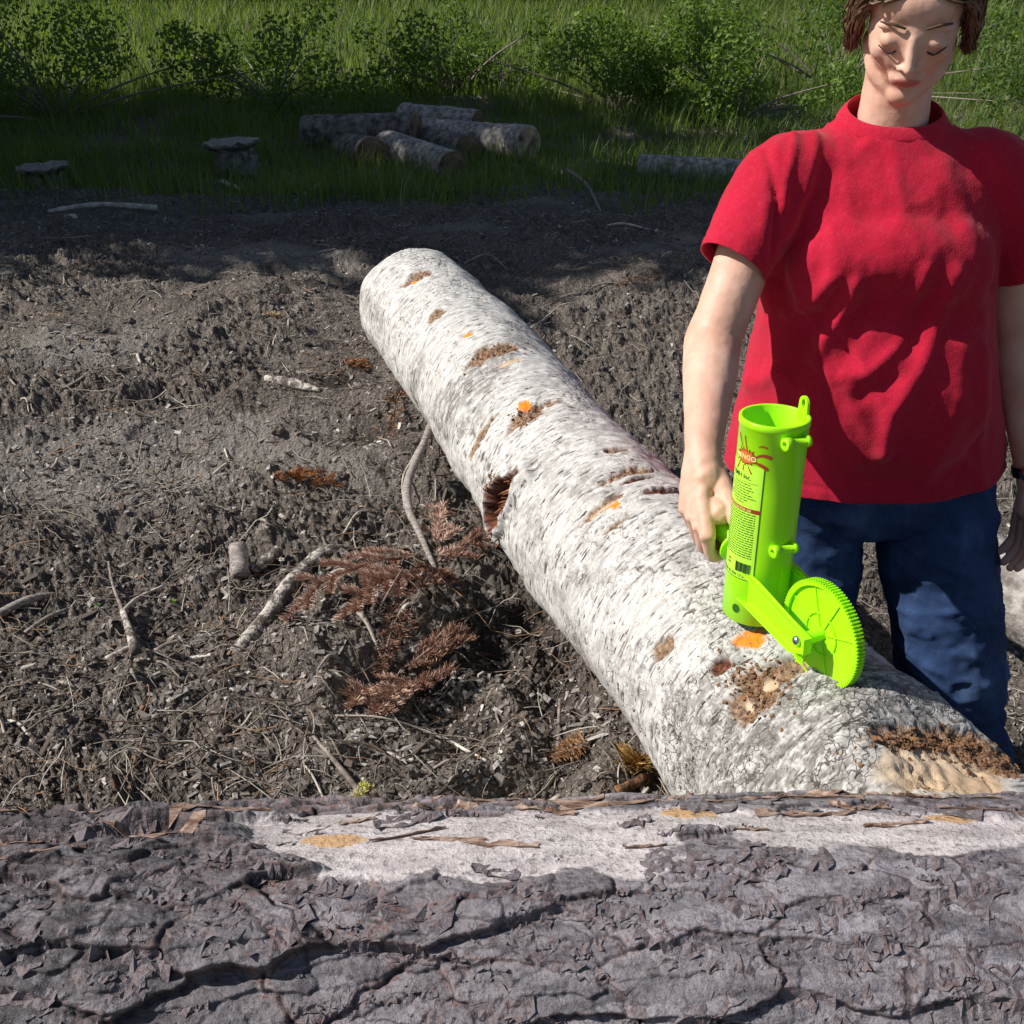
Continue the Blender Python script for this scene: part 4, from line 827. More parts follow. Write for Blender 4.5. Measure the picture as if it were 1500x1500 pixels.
# fork arm: two ribbed plates
WX, WZ, WR = .144, .0438, .0725
def arm(y, sgn):
    bm = bmesh.new(); pts = [(.006, .082), (.048, .080), (.132, .062), (.160, .053), (.161, .034), (.148, .024), (.128, .021), (.060, .032), (.010, .038)]
    vs = [bm.verts.new((x, y, z)) for x, z in pts]; f = bm.faces.new(vs); r_ = bmesh.ops.extrude_face_region(bm, geom=[f]); bmesh.ops.translate(bm, vec=(0, -sgn*.0025, 0), verts=[v for v in r_['geom'] if isinstance(v, bmesh.types.BMVert)])
    for a, b in (((-.004, .084), (.160, .054)), ((-.002, .040), (.132, .0215)), ((.132, .0215), (.160, .034)), ((.161, .033), (.160, .053))):
        a = np.array(a); b = np.array(b); c = (a+b)/2; L = np.linalg.norm(b-a); an = math.atan2(b[1]-a[1], b[0]-a[0])
        box(bm, (c[0], y-sgn*.004, c[1]), (L+.002, .013, .0022), Matrix.Rotation(-an, 4, 'Y'))
    return angmod(bmobj('fork_arm', bm, LIME, tool, False))
arm(-.033, 1); arm(.033, -1)
# wheel: thin web, rim with teeth, spokes, hub
def wheel():
    n = 96; tw = .0062; rin = WR-.0065
    prof = []; 
    V, F = lathe([(.0001, -.0012), (rin, -.0012), (rin, -tw), (WR-.0022, -tw), (WR-.0022, tw), (rin, tw), (rin, .0012), (.0001, .0012)], 128, 'y')
    w_ = link('wheel', npmesh('wheel', V+[WX, 0, WZ], F, False), LIME, tool)
    bm = bmesh.new()
    for i in range(n):
        a = i*2*math.pi/n; mt = Matrix.Translation((WX, 0, WZ)) @ Matrix.Rotation(a, 4, 'Y')
        for q in (-1, 1):
            pr = [(WR-.0026, -.0020), (WR-.0026, .0020), (WR+.0018, .0009), (WR+.0018, -.0009)]
            lo = [bm.verts.new(mt @ Vector((x, q*.0006, z))) for x, z in pr]; hi = [bm.verts.new(mt @ Vector((x, q*tw*1.02, z))) for x, z in pr]
            bm.faces.new(lo); bm.faces.new(hi)
            for k in range(4): bm.faces.new((lo[k], lo[(k+1) % 4], hi[(k+1) % 4], hi[k]))
    bmobj('teeth', bm, LIME, w_, False)
    bm = bmesh.new()
    for i in range(8):
        a = i*math.pi/4+.35; box(bm, (WX+math.cos(a)*.040, 0, WZ+math.sin(a)*.040), (.060, .0068, .0015), Matrix.Rotation(-a, 4, 'Y'))
    bmobj('spokes', bm, LIME, w_, False)
    V, F = lathe([(.0001, -.031), (.0085, -.031), (.0085, .031), (.0001, .031)], 32, 'y'); V2, F2 = lathe([(.0285, -.0035), (.0300, -.0035), (.0300, .0035), (.0285, .0035), (.0285, -.0035)], 64, 'y'); V, F = merge([(V, F), (V2, F2)])
    link('hub', npmesh('hub', V+[WX, 0, WZ], F, False), LIME, w_)
    for s in (-1, 1):
        V, F = lathe([(.0001, s*.0425), (.003, s*.0422), (.0055, s*.0408), (.0068, s*.0385), (.0068, s*.034), (.0001, s*.034)], 24, 'y'); link('bolt', npmesh('bolt', V+[WX-.004, 0, WZ-.003], F), STEEL, tool)
wheel()
# hole near the bottom: flat disc, inner shade painted in dark green
def wrap(V, rr, a0):
    """flat (x, z, d) shapes bent round the tube; x metres along the arc"""
    V = np.asarray(V, float); a = V[:, 0]/rr+a0; q = rr+V[:, 2]; return np.stack([q*np.cos(a), q*np.sin(a), V[:, 1]], -1)
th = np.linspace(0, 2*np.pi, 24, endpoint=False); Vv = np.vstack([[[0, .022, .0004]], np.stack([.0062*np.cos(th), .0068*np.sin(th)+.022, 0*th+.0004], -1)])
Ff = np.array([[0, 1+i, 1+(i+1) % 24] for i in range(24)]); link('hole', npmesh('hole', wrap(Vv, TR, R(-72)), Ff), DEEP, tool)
# ---- printed label, bent round the tube
LA = R(-87)
lab_parts = {}
def rect(x0, z0, x1, z1, d, mat, n=10):
    xs = np.linspace(x0, x1, n); V = np.array([[x, z, d] for x in xs for z in (z0, z1)]); F = np.array([[2*i, 2*i+2, 2*i+3, 2*i+1] for i in range(n-1)])
    lab_parts.setdefault(mat.name, (mat, []))[1].append((V, F))
def text(s, x, z, size, d, mat, align='LEFT', rot=0.0, sx=1.0):
    cu = bpy.data.curves.new('lettering', 'FONT'); cu.body = s; cu.size = size; cu.align_x = align; cu.resolution_u = 3; cu.offset = size*.012
    o = bpy.data.objects.new('lettering', cu); COL.objects.link(o); bpy.context.view_layer.update()
    me = o.evaluated_get(bpy.context.evaluated_depsgraph_get()).to_mesh(); V = np.array([v.co[:] for v in me.vertices]); me.calc_loop_triangles(); F = np.array([t.vertices[:] for t in me.loop_triangles])
    o.to_mesh_clear(); bpy.data.objects.remove(o); bpy.data.curves.remove(cu)
    if len(V) == 0: return
    c, s_ = math.cos(rot), math.sin(rot); X_ = V[:, 0]*sx; Z_ = V[:, 1]
    V = np.stack([x+X_*c-Z_*s_, z+X_*s_+Z_*c, np.full(len(V), d)], -1); lab_parts.setdefault(mat.name+'t', (mat, []))[1].append((V, F))
def poly(pts, d, mat):
    P = np.array(pts); c = P.mean(0); V = np.vstack([c, P]); V = np.hstack([V, np.full((len(V), 1), d)]); n = len(P); F = np.array([[0, 1+i, 1+(i+1) % n] for i in range(n)]); lab_parts.setdefault(mat.name+'t', (mat, []))[1].append((V, F))
W_ = .0335; ZB, ZT = .070, .240
rect(-W_, ZB, W_, ZT, .00025, LABELG, 16)
for a in ((-W_, ZB, -W_+.0011, ZT), (W_-.0011, ZB, W_, ZT), (-W_, ZB, W_, ZB+.0011)): rect(*a, .00045, INKD)
# ink splash with the name
cxs, czs = .004, .250; pts = []
for i in range(40):
    a = i*2*math.pi/40; rr = [.0165, .0125, .020, .012][i % 4]*(1+.15*math.sin(i*2.7)); pts.append((cxs+rr*1.15*math.cos(a), czs+rr*.72*math.sin(a)))
poly(pts, .0005, INKR); poly([(cxs+(p[0]-cxs)*.82, czs+(p[1]-czs)*.78) for p in pts], .0006, INKO)
def swoosh(p0, p1, p2, w0, mat, d=.0005, n=12):
    L = []; Rr = []
    for i in range(n+1):
        t = i/n; p = np.array(p0)*(1-t)**2+2*np.array(p1)*t*(1-t)+np.array(p2)*t*t; tg_ = 2*(1-t)*(np.array(p1)-p0)+2*t*(np.array(p2)-p1); nn_ = np.array([-tg_[1], tg_[0]])/np.linalg.norm(tg_); w_ = w0*(.35+.65*math.sin(min(1, t*1.15)*math.pi*.5))*(1 if t < .95 else .6)
        L.append(np.array(p)+nn_*w_); Rr.append(np.array(p)-nn_*w_)
    V = np.array([[*q, d] for pr in zip(L, Rr) for q in pr]); F = np.array([[2*i, 2*i+1, 2*i+3, 2*i+2] for i in range(n)]); lab_parts.setdefault(mat.name, (mat, []))[1].append((V, F))
for a in [((.018, .252), (.030, .262), (.041, .254), .0024), ((.016, .246), (.028, .245), (.037, .2385), .0026), ((.022, .268), (.028, .272), (.034, .268), .0013), ((-.004, .262), (-.009, .270), (-.014, .278), .0013), ((.004, .262), (.001, .270), (-.001, .278), .0011), ((-.006, .240), (-.010, .233), (-.013, .228), .0013), ((.008, .240), (.013, .232), (.016, .228), .0011), ((.002, .239), (.001, .232), (.001, .229), .0012)]: swoosh(*a[:3], a[3], INKR)
text('MINGO', cxs, .2462, .0100, .0008, CREAM, 'CENTER', 0, 1.0)
text('TIMH Inc.', -.003, .2190, .0095, .0006, INKD, 'CENTER')
for i, sx in enumerate([.9, .6, .75, .8, .6, .8, .95, .5, .3]):
    z = .2145-i*.0038
    if i == 0: rect(-.026, z, .026, z+.0005, .0005, INKD); continue
    L = .026*sx; x = -L
    while x < L: q = random.uniform(.003, .007); rect(x, z, min(x+q, L), z+.0013, .0005, INKD, 3); x += q+.0013
rect(-W_+.0011, .1725, W_, .1785, .0005, INKR); text('DIRECTIONS FOR USE', -.002, .1738, .0046, .0007, CREAM, 'CENTER')
for i in range(19):
    z = .1690-i*.0036; x = -.029
    while x < .027: q = random.uniform(.003, .008); rect(x, z, min(x+q, .0275), z+.0014, .0005, INKD, 3); x += q+.0012
x = .004
for i in range(26): q = random.choice([.0003, .0005, .0009]); rect(x, .0805, x+q, .0955, .0005, INKD, 2); x += q+random.choice([.0003, .0004])
for z in (.0925, .0870): rect(-.014, z, -.006, z+.0022, .0005, INKD)
text('Made in the U.S.A.', .0, .0735, .0072, .0006, INKD, 'CENTER')
lab = None
for key, (mat, parts) in lab_parts.items():
    V, F = merge(parts); me = npmesh('label', wrap(V, TR+.0002, LA), F, False)
    nm = 'label' if mat is LABELG else 'lettering'
    if lab is None: lab = link('label', me, mat, tool)
    else: link(nm, me, mat, lab)

P_ = np.array((TM @ Vector((WX, 0, WZ-WR-.0018)))[:]); dmin = np.linalg.norm(V_LOG-P_, axis=1); kk = dmin.argmin(); print('wheel foot to bark', dmin[kk], P_, V_LOG[kk])

# ================================================================ the person
def bake(parts, voxel, smooth=4, name='tmp', fac=.5):
    V, F = merge(parts); me = npmesh(name, V, F); o = bpy.data.objects.new(name, me); COL.objects.link(o)
    bm = bmesh.new(); bm.from_mesh(me); bmesh.ops.recalc_face_normals(bm, faces=bm.faces[:]); bm.to_mesh(me); bm.free()
    md = o.modifiers.new('r', 'REMESH'); md.mode = 'VOXEL'; md.voxel_size = voxel
    md = o.modifiers.new('s', 'SMOOTH'); md.factor = fac; md.iterations = smooth
    bpy.context.view_layer.update(); ev = o.evaluated_get(bpy.context.evaluated_depsgraph_get()); m2 = bpy.data.meshes.new_from_object(ev)
    bpy.data.objects.remove(o); bpy.data.meshes.remove(me); m2.polygons.foreach_set('use_smooth', np.ones(len(m2.polygons), bool)); return m2
def getv(me):
    a = np.zeros(len(me.vertices)*3); me.vertices.foreach_get('co', a); return a.reshape(-1, 3)
def getn(me):
    a = np.zeros(len(me.vertices)*3, np.float32); me.vertex_normals.foreach_get('vector', a); return a.reshape(-1, 3).astype(float)
def setv(me, V): me.vertices.foreach_set('co', V.astype(np.float32).ravel()); me.update()
def loft(rings, n=40, p=2.0, cap=True):
    """rings: (cx, cy, z, half width, half depth[, power])"""
    a = np.linspace(0, 2*np.pi, n, endpoint=False); ca, sa = np.cos(a), np.sin(a); R_ = []
    for rg in rings:
        pw = rg[5] if len(rg) > 5 else p; cxx = np.sign(ca)*abs(ca)**(2/pw); sy = np.sign(sa)*abs(sa)**(2/pw)
        R_.append(np.stack([rg[0]+rg[3]*cxx, rg[1]+rg[4]*sy, rg[2]+0*a], -1))
    V = np.array(R_)
    if cap:
        V = np.concatenate([V[:1]*0+V[0].mean(0), V, V[:1]*0+V[-1].mean(0)])
    return V.reshape(-1, 3), grid_faces(len(V), n, True)
def limb(pts, rads, sides=18, sub=6, flat_=None):
    pts = [np.array(p, float) for p in pts]; e0 = pts[0]+(pts[0]-pts[1])/np.linalg.norm(pts[0]-pts[1])*rads[0]*.6; e1 = pts[-1]+(pts[-1]-pts[-2])/np.linalg.norm(pts[-1]-pts[-2])*rads[-1]*.75
    return tubeV([e0]+pts+[e1], [rads[0]*.45]+list(rads)+[rads[-1]*.45], sides, 0, 0, sub)
def ell(c, r, rot=None, n=18):
    th = np.linspace(0, np.pi, n)[:, None]; ph = np.linspace(0, 2*np.pi, 2*n, endpoint=False)[None]
    V = np.stack([np.sin(th)*np.cos(ph)*r[0], np.sin(th)*np.sin(ph)*r[1], np.cos(th)*r[2]+0*ph], -1).reshape(-1, 3)
    if rot is not None: V = V @ np.array(rot.to_3x3()).T
    return V+np.array(c), grid_faces(n, 2*n, True)
def xf(part, M):
    V, F = part; M = np.array(M); return V @ M[:3, :3].T+M[:3, 3], F

SHR = np.array([.425, 1.745, 1.325]); ELR = np.array([.326, 1.625, 1.080]); WRR = np.array([.286, 1.42, .992])
SHL = np.array([.790, 1.760, 1.325]); ELL = np.array([.905, 1.80, 1.02]); WRL = np.array([.962, 1.72, .765])
NB_ = np.array([.610, 1.785, 1.385]); HC = np.array([.598, 1.728, 1.560])
HM = Matrix.Translation(HC) @ Matrix.Rotation(R(-16), 4, 'Z') @ Matrix.Rotation(R(30), 4, 'X')      # head: faces -y, chin down, turned to the tool
# --- right hand gripping the handle
tool_w = lambda p: np.array((TM @ Vector(p))[:])
H_ = lambda s, off=(0, 0): None
hx = np.array((TM.to_3x3() @ Vector(hd)).normalized()[:]); h0 = tool_w((0, 0, HZ))
cr, cu_, cb = np.array([1., 0, 0]), np.array([0, SP, CP]), np.array([0, -CP, SP])       # right, up and towards the viewer
def perpv(v): v = v-v.dot(hx)*hx; return v/np.linalg.norm(v)
e1 = perpv(-.42*cr-.42*cu_+.80*cb)                 # knuckle side
e2 = np.cross(hx, e1)
if e2.dot(-.7*cr-.7*cu_-.3*cb) < 0: e2 = -e2       # the way the fingers curl round
def HP(s, ang, rad_): return h0+hx*s+rad_*(math.cos(ang)*e1+math.sin(ang)*e2)
fingers = [(.0745, 1.0, .0088), (.0960, 1.06, .0089), (.1170, 1.0, .0085), (.1360, .86, .0075)]
hand = []
wr = WRR; palm_c = HP(.112, R(-50), .034)
for k, (s, ln, r_) in enumerate(fingers):
    mcp = HP(s+.003, R(-4), .0415); pip = HP(s-.001, R(66), .0385*ln); dip = HP(s, R(128), .0290); tip = HP(s+.001, R(178), .0265)
    hand.append(limb([wr+hx*(s-.105)*.35+e1*.006, (wr+mcp)/2+e1*.008+hx*(s-.105)*.1, mcp], [.016, .0135, .0125], 14))
    hand.append(limb([mcp, (mcp*.45+pip*.55)+(e1*.3+e2*.4)*.004, pip], [.0112, r_*1.04, r_*1.08], 14)); hand.append(limb([pip, dip, tip], [r_*1.06, r_, r_*.86], 14, 5))
hand.append(limb([HP(.095, R(-60), .032), HP(.118, R(-55), .032)], [.019, .018], 14))
tb = (wr+HP(.075, R(-90), .03))/2; t1_ = HP(.070, R(-82), .034); t2_ = HP(.0775, R(-140), .030); t3_ = HP(.083, R(-178), .0275)
hand += [limb([wr*.8+tb*.2, tb, t1_], [.016, .0165, .0140], 14), limb([t1_, t2_, t3_], [.0130, .0112, .0095], 14)]
hand.append(limb([wr, wr*.5+.5*HP(.1, R(-30), .035)], [.027, .026], 16))
# tendons over the back of the hand
for s, _, _ in fingers: 
    mcp = HP(s+.003, R(-4), .0415); hand.append(ell(mcp+e1*.005, (.0085, .0085, .0085), None, 8))
# --- left hand hanging, slightly curled
fd = np.array([.05, -.18, -1.]); fd /= np.linalg.norm(fd); sdv = np.array([.25, -.95, .17]); sdv -= sdv.dot(fd)*fd; sdv /= np.linalg.norm(sdv); pn = np.cross(fd, sdv)
for k, (o_, L_) in enumerate([(.029, .068), (.010, .075), (-.009, .070), (-.027, .056)]):
    m0 = WRL+fd*.085+sdv*o_; p1 = m0+fd*L_*.5+pn*.006; p2 = p1+fd*L_*.30+pn*.014; p3 = p2+fd*L_*.18+pn*.016
    hand.append(limb([WRL+sdv*o_*.5, m0], [.015, .0125], 12)); hand.append(limb([m0, p1, p2, p3], [.0112, .0092, .0085, .0072], 12))
hand += [limb([WRL+fd*.015+sdv*.018, WRL+fd*.050+sdv*.042+pn*.01, WRL+fd*.085+sdv*.048+pn*.02, WRL+fd*.110+sdv*.044+pn*.024], [.016, .013, .0105, .0085], 12), limb([WRL, WRL+fd*.05], [.024, .026], 12)]
# --- arms
fa_ = lambda p, q, t: p+(q-p)*t
arms = [limb([SHR, fa_(SHR, ELR, .4), fa_(SHR, ELR, .85), ELR, fa_(ELR, WRR, .3), fa_(ELR, WRR, .7), WRR], [.044, .047, .044, .0465, .044, .034, .0275], 48, 14),
        limb([SHL, fa_(SHL, ELL, .45), fa_(SHL, ELL, .85), ELL, fa_(ELL, WRL, .3), fa_(ELL, WRL, .7), WRL], [.044, .045, .040, .040, .040, .031, .0255], 48, 14)]
# --- torso, hips, legs (under the clothes)
HIP = np.array([.668, 1.78, .80])
LR = [np.array([.590, 1.78, .76]), np.array([.582, 1.74, .44]), np.array([.575, 1.80, .08])]
LL_ = [np.array([.775, 1.78, .76]), np.array([.860, 1.70, .44]), np.array([.965, 1.70, .08])]
torso = [loft([(.655, 1.78, .76, .15, .10), (.645, 1.78, .92, .145, .095), (.625, 1.78, 1.10, .145, .095), (.610, 1.78, 1.24, .16, .10), (.608, 1.78, 1.33, .155, .075), (.608, 1.785, 1.385, .07, .05)]),
         limb(LR, [.075, .052, .035]), limb(LL_, [.075, .052, .035]), limb([NB_, NB_*.5+HC*.5+[0, .012, -.01], HC+[0, .03, -.03]], [.056, .052, .054], 24)]
for L_ in (LR, LL_): torso.append(limb([L_[2], L_[2]+[0, -.10, -.05], L_[2]+[.01, -.17, -.06]], [.034, .032, .026]))
# --- head, built facing -y around its own centre (half height about .115)
hp = [ell((0, .018, .030), (.074, .092, .086)), ell((0, -.018, -.015), (.064, .072, .078)), ell((0, -.038, -.062), (.040, .040, .036)), ell((0, -.064, -.094), (.024, .020, .019), None, 12),
      limb([(-.052, .005, -.048), (-.040, -.035, -.078), (0, -.062, -.098)], [.018, .017, .016], 12), limb([(.052, .005, -.048), (.040, -.035, -.078), (0, -.062, -.098)], [.018, .017, .016], 12),
      ell((0, -.052, .040), (.050, .026, .034)), ell((-.034, -.066, .021), (.022, .010, .0065), None, 10), ell((.034, -.066, .021), (.022, .010, .0065), None, 10),
      ell((-.036, -.058, -.022), (.022, .018, .020)), ell((.036, -.058, -.022), (.022, .018, .020)),
      limb([(0, -.082, .012), (0, -.096, -.012), (0, -.104, -.026)], [.0070, .0078, .0085], 12), ell((-.011, -.090, -.030), (.0075, .010, .0065), None, 8), ell((.011, -.090, -.030), (.0075, .010, .0065), None, 8),
      ell((0, -.079, -.055), (.026, .014, .016)), ell((0, -.0900, -.0520), (.019, .0055, .0036), None, 10), ell((0, -.0885, -.0595), (.016, .0060, .0042), None, 10),
      ell((-.0315, -.0725, .0035), (.0165, .0145, .0115), None, 12), ell((.0315, -.0725, .0035), (.0165, .0145, .0115), None, 12), ell((-.0315, -.070, -.012), (.0155, .012, .007), None, 12), ell((.0315, -.070, -.012), (.0155, .012, .007), None, 12),
      ell((-.077, .014, -.006), (.007, .017, .029), None, 10), ell((.077, .014, -.006), (.007, .017, .029), None, 10)]
HMn = np.array(HM); head = [xf(p, HMn) for p in hp]
bme = bake(arms+hand+torso+head, .0024, 2, 'person', .5)
V = getv(bme); E_ = np.zeros(len(bme.edges)*2, np.int32); bme.edges.foreach_get('vertices', E_); E_ = E_.reshape(-1, 2)
wgt = np.minimum(np.linalg.norm(V-HP(.105, 0, .01), axis=1), np.linalg.norm(V-(WRL+fd*.1), axis=1)); wgt = sst(.075, .11, wgt)*.55*np.where(V[:, 2] > 1.42, .6, 1); cnt = np.bincount(E_.ravel(), minlength=len(V)).astype(float)
for _ in range(14):
    A_ = np.stack([np.bincount(E_[:, 0], V[E_[:, 1], k], len(V))+np.bincount(E_[:, 1], V[E_[:, 0], k], len(V)) for k in range(3)], -1)/cnt[:, None]; V = V+(A_-V)*wgt[:, None]
setv(bme, V); N = getn(bme)
hl = (V-HMn[:3, 3]) @ HMn[:3, :3]
lip = sst(1.15, .85, np.hypot(hl[:, 0]/.020, (hl[:, 2]+.056)/.0080))*(hl[:, 1] < -.08)
armz = sst(.10, .0, np.minimum(np.linalg.norm(V-WRR, axis=1), np.linalg.norm(V-WRL, axis=1))-.05)
nearh = np.exp(-(np.linalg.norm(V-(ELR+[0, -.03, .02]), axis=1)/.03)**2)
kn = np.zeros(len(V))
for s, _, _ in fingers: kn += np.exp(-(np.linalg.norm(V-HP(s+.003, R(-12), .046), axis=1)/.010)**2)
V = V+N*(.0006*fbm(V[:, 0]*45, V[:, 1]*45, V[:, 2]*45, 3))[:, None]
d_h = np.linalg.norm(V-(wr*.5+.5*HP(.1, R(-20), .04)), axis=1); u_ = ((V-h0) @ hx)
V = V+N*(.0011*np.sin(u_*2*np.pi/.0205+.6)*np.exp(-(d_h/.035)**2))[:, None]
setv(bme, V); attr(bme, 'lip', lip); attr(bme, 'ruddy', np.clip(armz*.6+kn, 0, 1))
m = NT('skin', .52, .35); vo = m.coord(); n1 = m.noise(vo, 18, 5); n2 = m.noise(vo, 340, 3); n3 = m.vor(vo, 700)
c = m.mix(m.rng(n1, .3, .7), (.62, .35, .25), (.74, .47, .36)); c = m.mix(m.math('MULTIPLY', m.at('ruddy'), .45), c, (.62, .30, .22)); c = m.mix(m.at('lip'), c, (.50, .17, .14)); c = m.mix(m.rng(m.noise(vo, 120, 4, .7), .64, .74, 0, .3), c, (.42, .24, .17))
m.col(c); m.b.inputs['Subsurface Weight'].default_value = .12; m.b.inputs['Subsurface Radius'].default_value = (.01, .004, .002); m.b.inputs['Subsurface Scale'].default_value = .5
m.bump(m.math('ADD', n3, n2), .25, .0008); SKIN = m.m
person = link('person', bme, SKIN, label='person in a red t-shirt and blue jeans gripping the green tool by its side handle', cat='person')
# eyes, brows, hair
EYE = NT('eyeball', .15, .6); lc = EYE.n('ShaderNodeTexCoord').outputs['Object']; sx = EYE.n('ShaderNodeSeparateXYZ', {0: lc}); rr = EYE.n('ShaderNodeVectorMath', {0: EYE.n('ShaderNodeMapping', {'Vector': lc, 'Scale': (1, 0, 1)}).outputs[0]}, operation='LENGTH').outputs['Value']
EYE.col(EYE.mix(EYE.rng(rr, .0050, .0056), EYE.mix(EYE.rng(rr, .0022, .0026), (.01, .01, .01), (.16, .09, .04)), (.80, .77, .74))); EYEM = EYE.m
for s in (-1, 1):
    V, F = ell((0, 0, 0), (.0118, .0118, .0118), None, 16); o = link('eye', npmesh('eye', V, F), EYEM, person); o.matrix_world = HM @ Matrix.Translation((s*.0315, -.0675, -.003)) @ Matrix.Rotation(R(10), 4, 'X')
    V, F = limb([(s*.017, -.0815, -.0045), (s*.025, -.0865, -.0085), (s*.0335, -.0865, -.0090), (s*.046, -.0765, -.0050)], [.0007, .0014, .0015, .0009], 8); link('eyelashes', npmesh('eyelashes', *xf((V, F), HMn)), flat('dark_lashes', (.03, .02, .015), .7), person)
    V, F = limb([(s*.015, -.0800, .026), (s*.032, -.079, .0315), (s*.048, -.066, .026)], [.0018, .0022, .0012], 8); link('eyebrow', npmesh('eyebrow', *xf((V, F), HMn)), simple_mat('brow_hair', (.06, .035, .02), (.12, .07, .04), 90), person)
r = np.random.default_rng(4); hs = []
for i in range(5200):
    a = r.uniform(-.92, .92)*math.pi; z0 = r.uniform(.0, 1.0); el_ = math.asin(.30+.70*z0)       # a = 0 is the back of the head
    if abs(a) > .74*math.pi and z0 < .12: continue
    d = np.array([math.sin(a)*math.cos(el_), math.cos(a)*math.cos(el_), math.sin(el_)]); P = [np.array([0, .018, .028])+d*np.array([.078, .097, .091])]
    aa = a*(1 if abs(a) < 2.2 else .9)
    for t in np.linspace(.18, 1, 5):
        el2 = el_*(1-t)-.15*t; a2 = aa+(np.sign(aa)*min(0, 1.75-abs(aa)))*t; d = np.array([math.sin(a2)*math.cos(el2), math.cos(a2)*math.cos(el2), math.sin(el2)])
        P.append(np.array([0, .018, .028])+d*np.array([.087, .104, .096])+np.array([0, 0, -max(0, t-.45)*.13])+r.normal(size=3)*.0045)
    hs.append(tubeV(P, [.0016, .0024, .0025, .0022, .0018, .0006], 4, .1, i, 3))
V, F = xf(merge(hs), HMn); hm = NT('brown_hair', .42, .5); n_ = hm.noise(hm.coord(), 60, 4); hm.col(hm.mix(hm.rng(n_, .3, .7), (.055, .030, .017), (.16, .09, .05))); link('hair', npmesh('hair', V, F), hm.m, person)

# --- red t-shirt: torso and sleeves, cut open at hem, neck and sleeve ends, with drapery
rings = [(.672, 1.775, .690, .262, .165), (.670, 1.775, .74, .262, .165), (.662, 1.775, .80, .258, .162), (.655, 1.775, .88, .243, .152), (.640, 1.770, .97, .222, .155), (.630, 1.765, 1.07, .202, .153), (.618, 1.768, 1.16, .196, .140), (.610, 1.768, 1.25, .196, .128), (.608, 1.775, 1.315, .185, .102), (.608, 1.782, 1.355, .145, .078), (.608, 1.786, 1.390, .088, .062), (.608, 1.79, 1.43, .075, .058)]
def up_s(rr_, k=5):
    A_ = np.array(rr_); t = np.arange(len(A_)); tf = np.linspace(0, len(A_)-1, (len(A_)-1)*k+1); return [tuple(np.interp(tf, t, A_[:, j])[i] for j in range(A_.shape[1])) for i in range(len(tf))]
SER = np.array([.353, 1.672, 1.196]); SEL = np.array([.870, 1.775, 1.165])
sh = [loft(up_s(rings), 56), limb([np.array([.50, 1.765, 1.315]), np.array([.435, 1.745, 1.312]), SER], [.060, .066, .0575], 28), limb([np.array([.72, 1.775, 1.315]), np.array([.785, 1.765, 1.312]), SEL], [.060, .067, .064], 28),
      ell((.534, 1.672, 1.185), (.084, .048, .085)), ell((.690, 1.672, 1.185), (.084, .048, .085)), ell((.612, 1.66, 1.20), (.09, .05, .07)), ell((.65, 1.655, .96), (.16, .06, .17))]
sh.append(limb([(.44, 1.768, 1.312), (.53, 1.768, 1.322), (.69, 1.768, 1.322), (.785, 1.768, 1.312)], [.060, .062, .062, .060], 32))
sh.append(limb([(.51, 1.700, 1.19), (.61, 1.690, 1.20), (.71, 1.700, 1.19)], [.080, .084, .080], 32))
sme = bake(sh, .0055, 26, 'tshirt', .5)
bm = bmesh.new(); bm.from_mesh(sme)
def cut(co, no, zone=None):
    g = [f for f in bm.faces if zone is None or zone(f.calc_center_median())]; gs = set(g); vs = {v for f in g for v in f.verts}; es_ = {e for f in g for e in f.edges}
    bmesh.ops.bisect_plane(bm, geom=list(gs)+list(vs)+list(es_), plane_co=co, plane_no=no, clear_outer=False)
    dl = [f for f in bm.faces if (zone is None or zone(f.calc_center_median())) and (f.calc_center_median()-Vector(co)).dot(Vector(no)) > 0]; bmesh.ops.delete(bm, geom=dl, context='FACES')
cut((.67, 1.775, .785), (.02, 0, -1))
dr_ = Vector(SER-np.array([.435, 1.745, 1.312])).normalized(); dl_ = Vector(SEL-np.array([.785, 1.765, 1.312])).normalized()
cut(tuple(SER), tuple(dr_), lambda c: ((c-Vector(SER))-dr_*(c-Vector(SER)).dot(dr_)).length < .066 and (c-Vector(SER)).length < .10); cut(tuple(SEL), tuple(dl_), lambda c: ((c-Vector(SEL))-dl_*(c-Vector(SEL)).dot(dl_)).length < .071 and (c-Vector(SEL)).length < .10)
cut((.608, 1.74, 1.386), (0, -.30, .95), lambda c: abs(c.x-.608) < .115 and c.z > 1.34)
bmesh.ops.delete(bm, geom=[v for v in bm.verts if not v.link_faces], context='VERTS')
bm.to_mesh(sme); bm.free(); sme.update()
V = getv(sme); N = getn(sme)
qx_, qy_, _ = proj(V); disp = np.zeros(len(V)); front = sst(.1, -.3, N[:, 1])
def seg_d(P2, pts):
    best = np.full(len(P2), 1e9)
    for a, b in zip(pts[:-1], pts[1:]):
        a = np.array(a); b = np.array(b); ab = b-a; t = np.clip(((P2-a) @ ab)/(ab @ ab), 0, 1); best = np.minimum(best, np.linalg.norm(P2-(a+t[:, None]*ab), axis=1))
    return best
XZ = V[:, [0, 2]]
def ridge(pts, w_, h_):
    P = [tuple(at(px, py, 1.64)[[0, 2]]) for px, py in pts]; d = seg_d(XZ, P); return h_*np.exp(-(d/w_)**2)*front
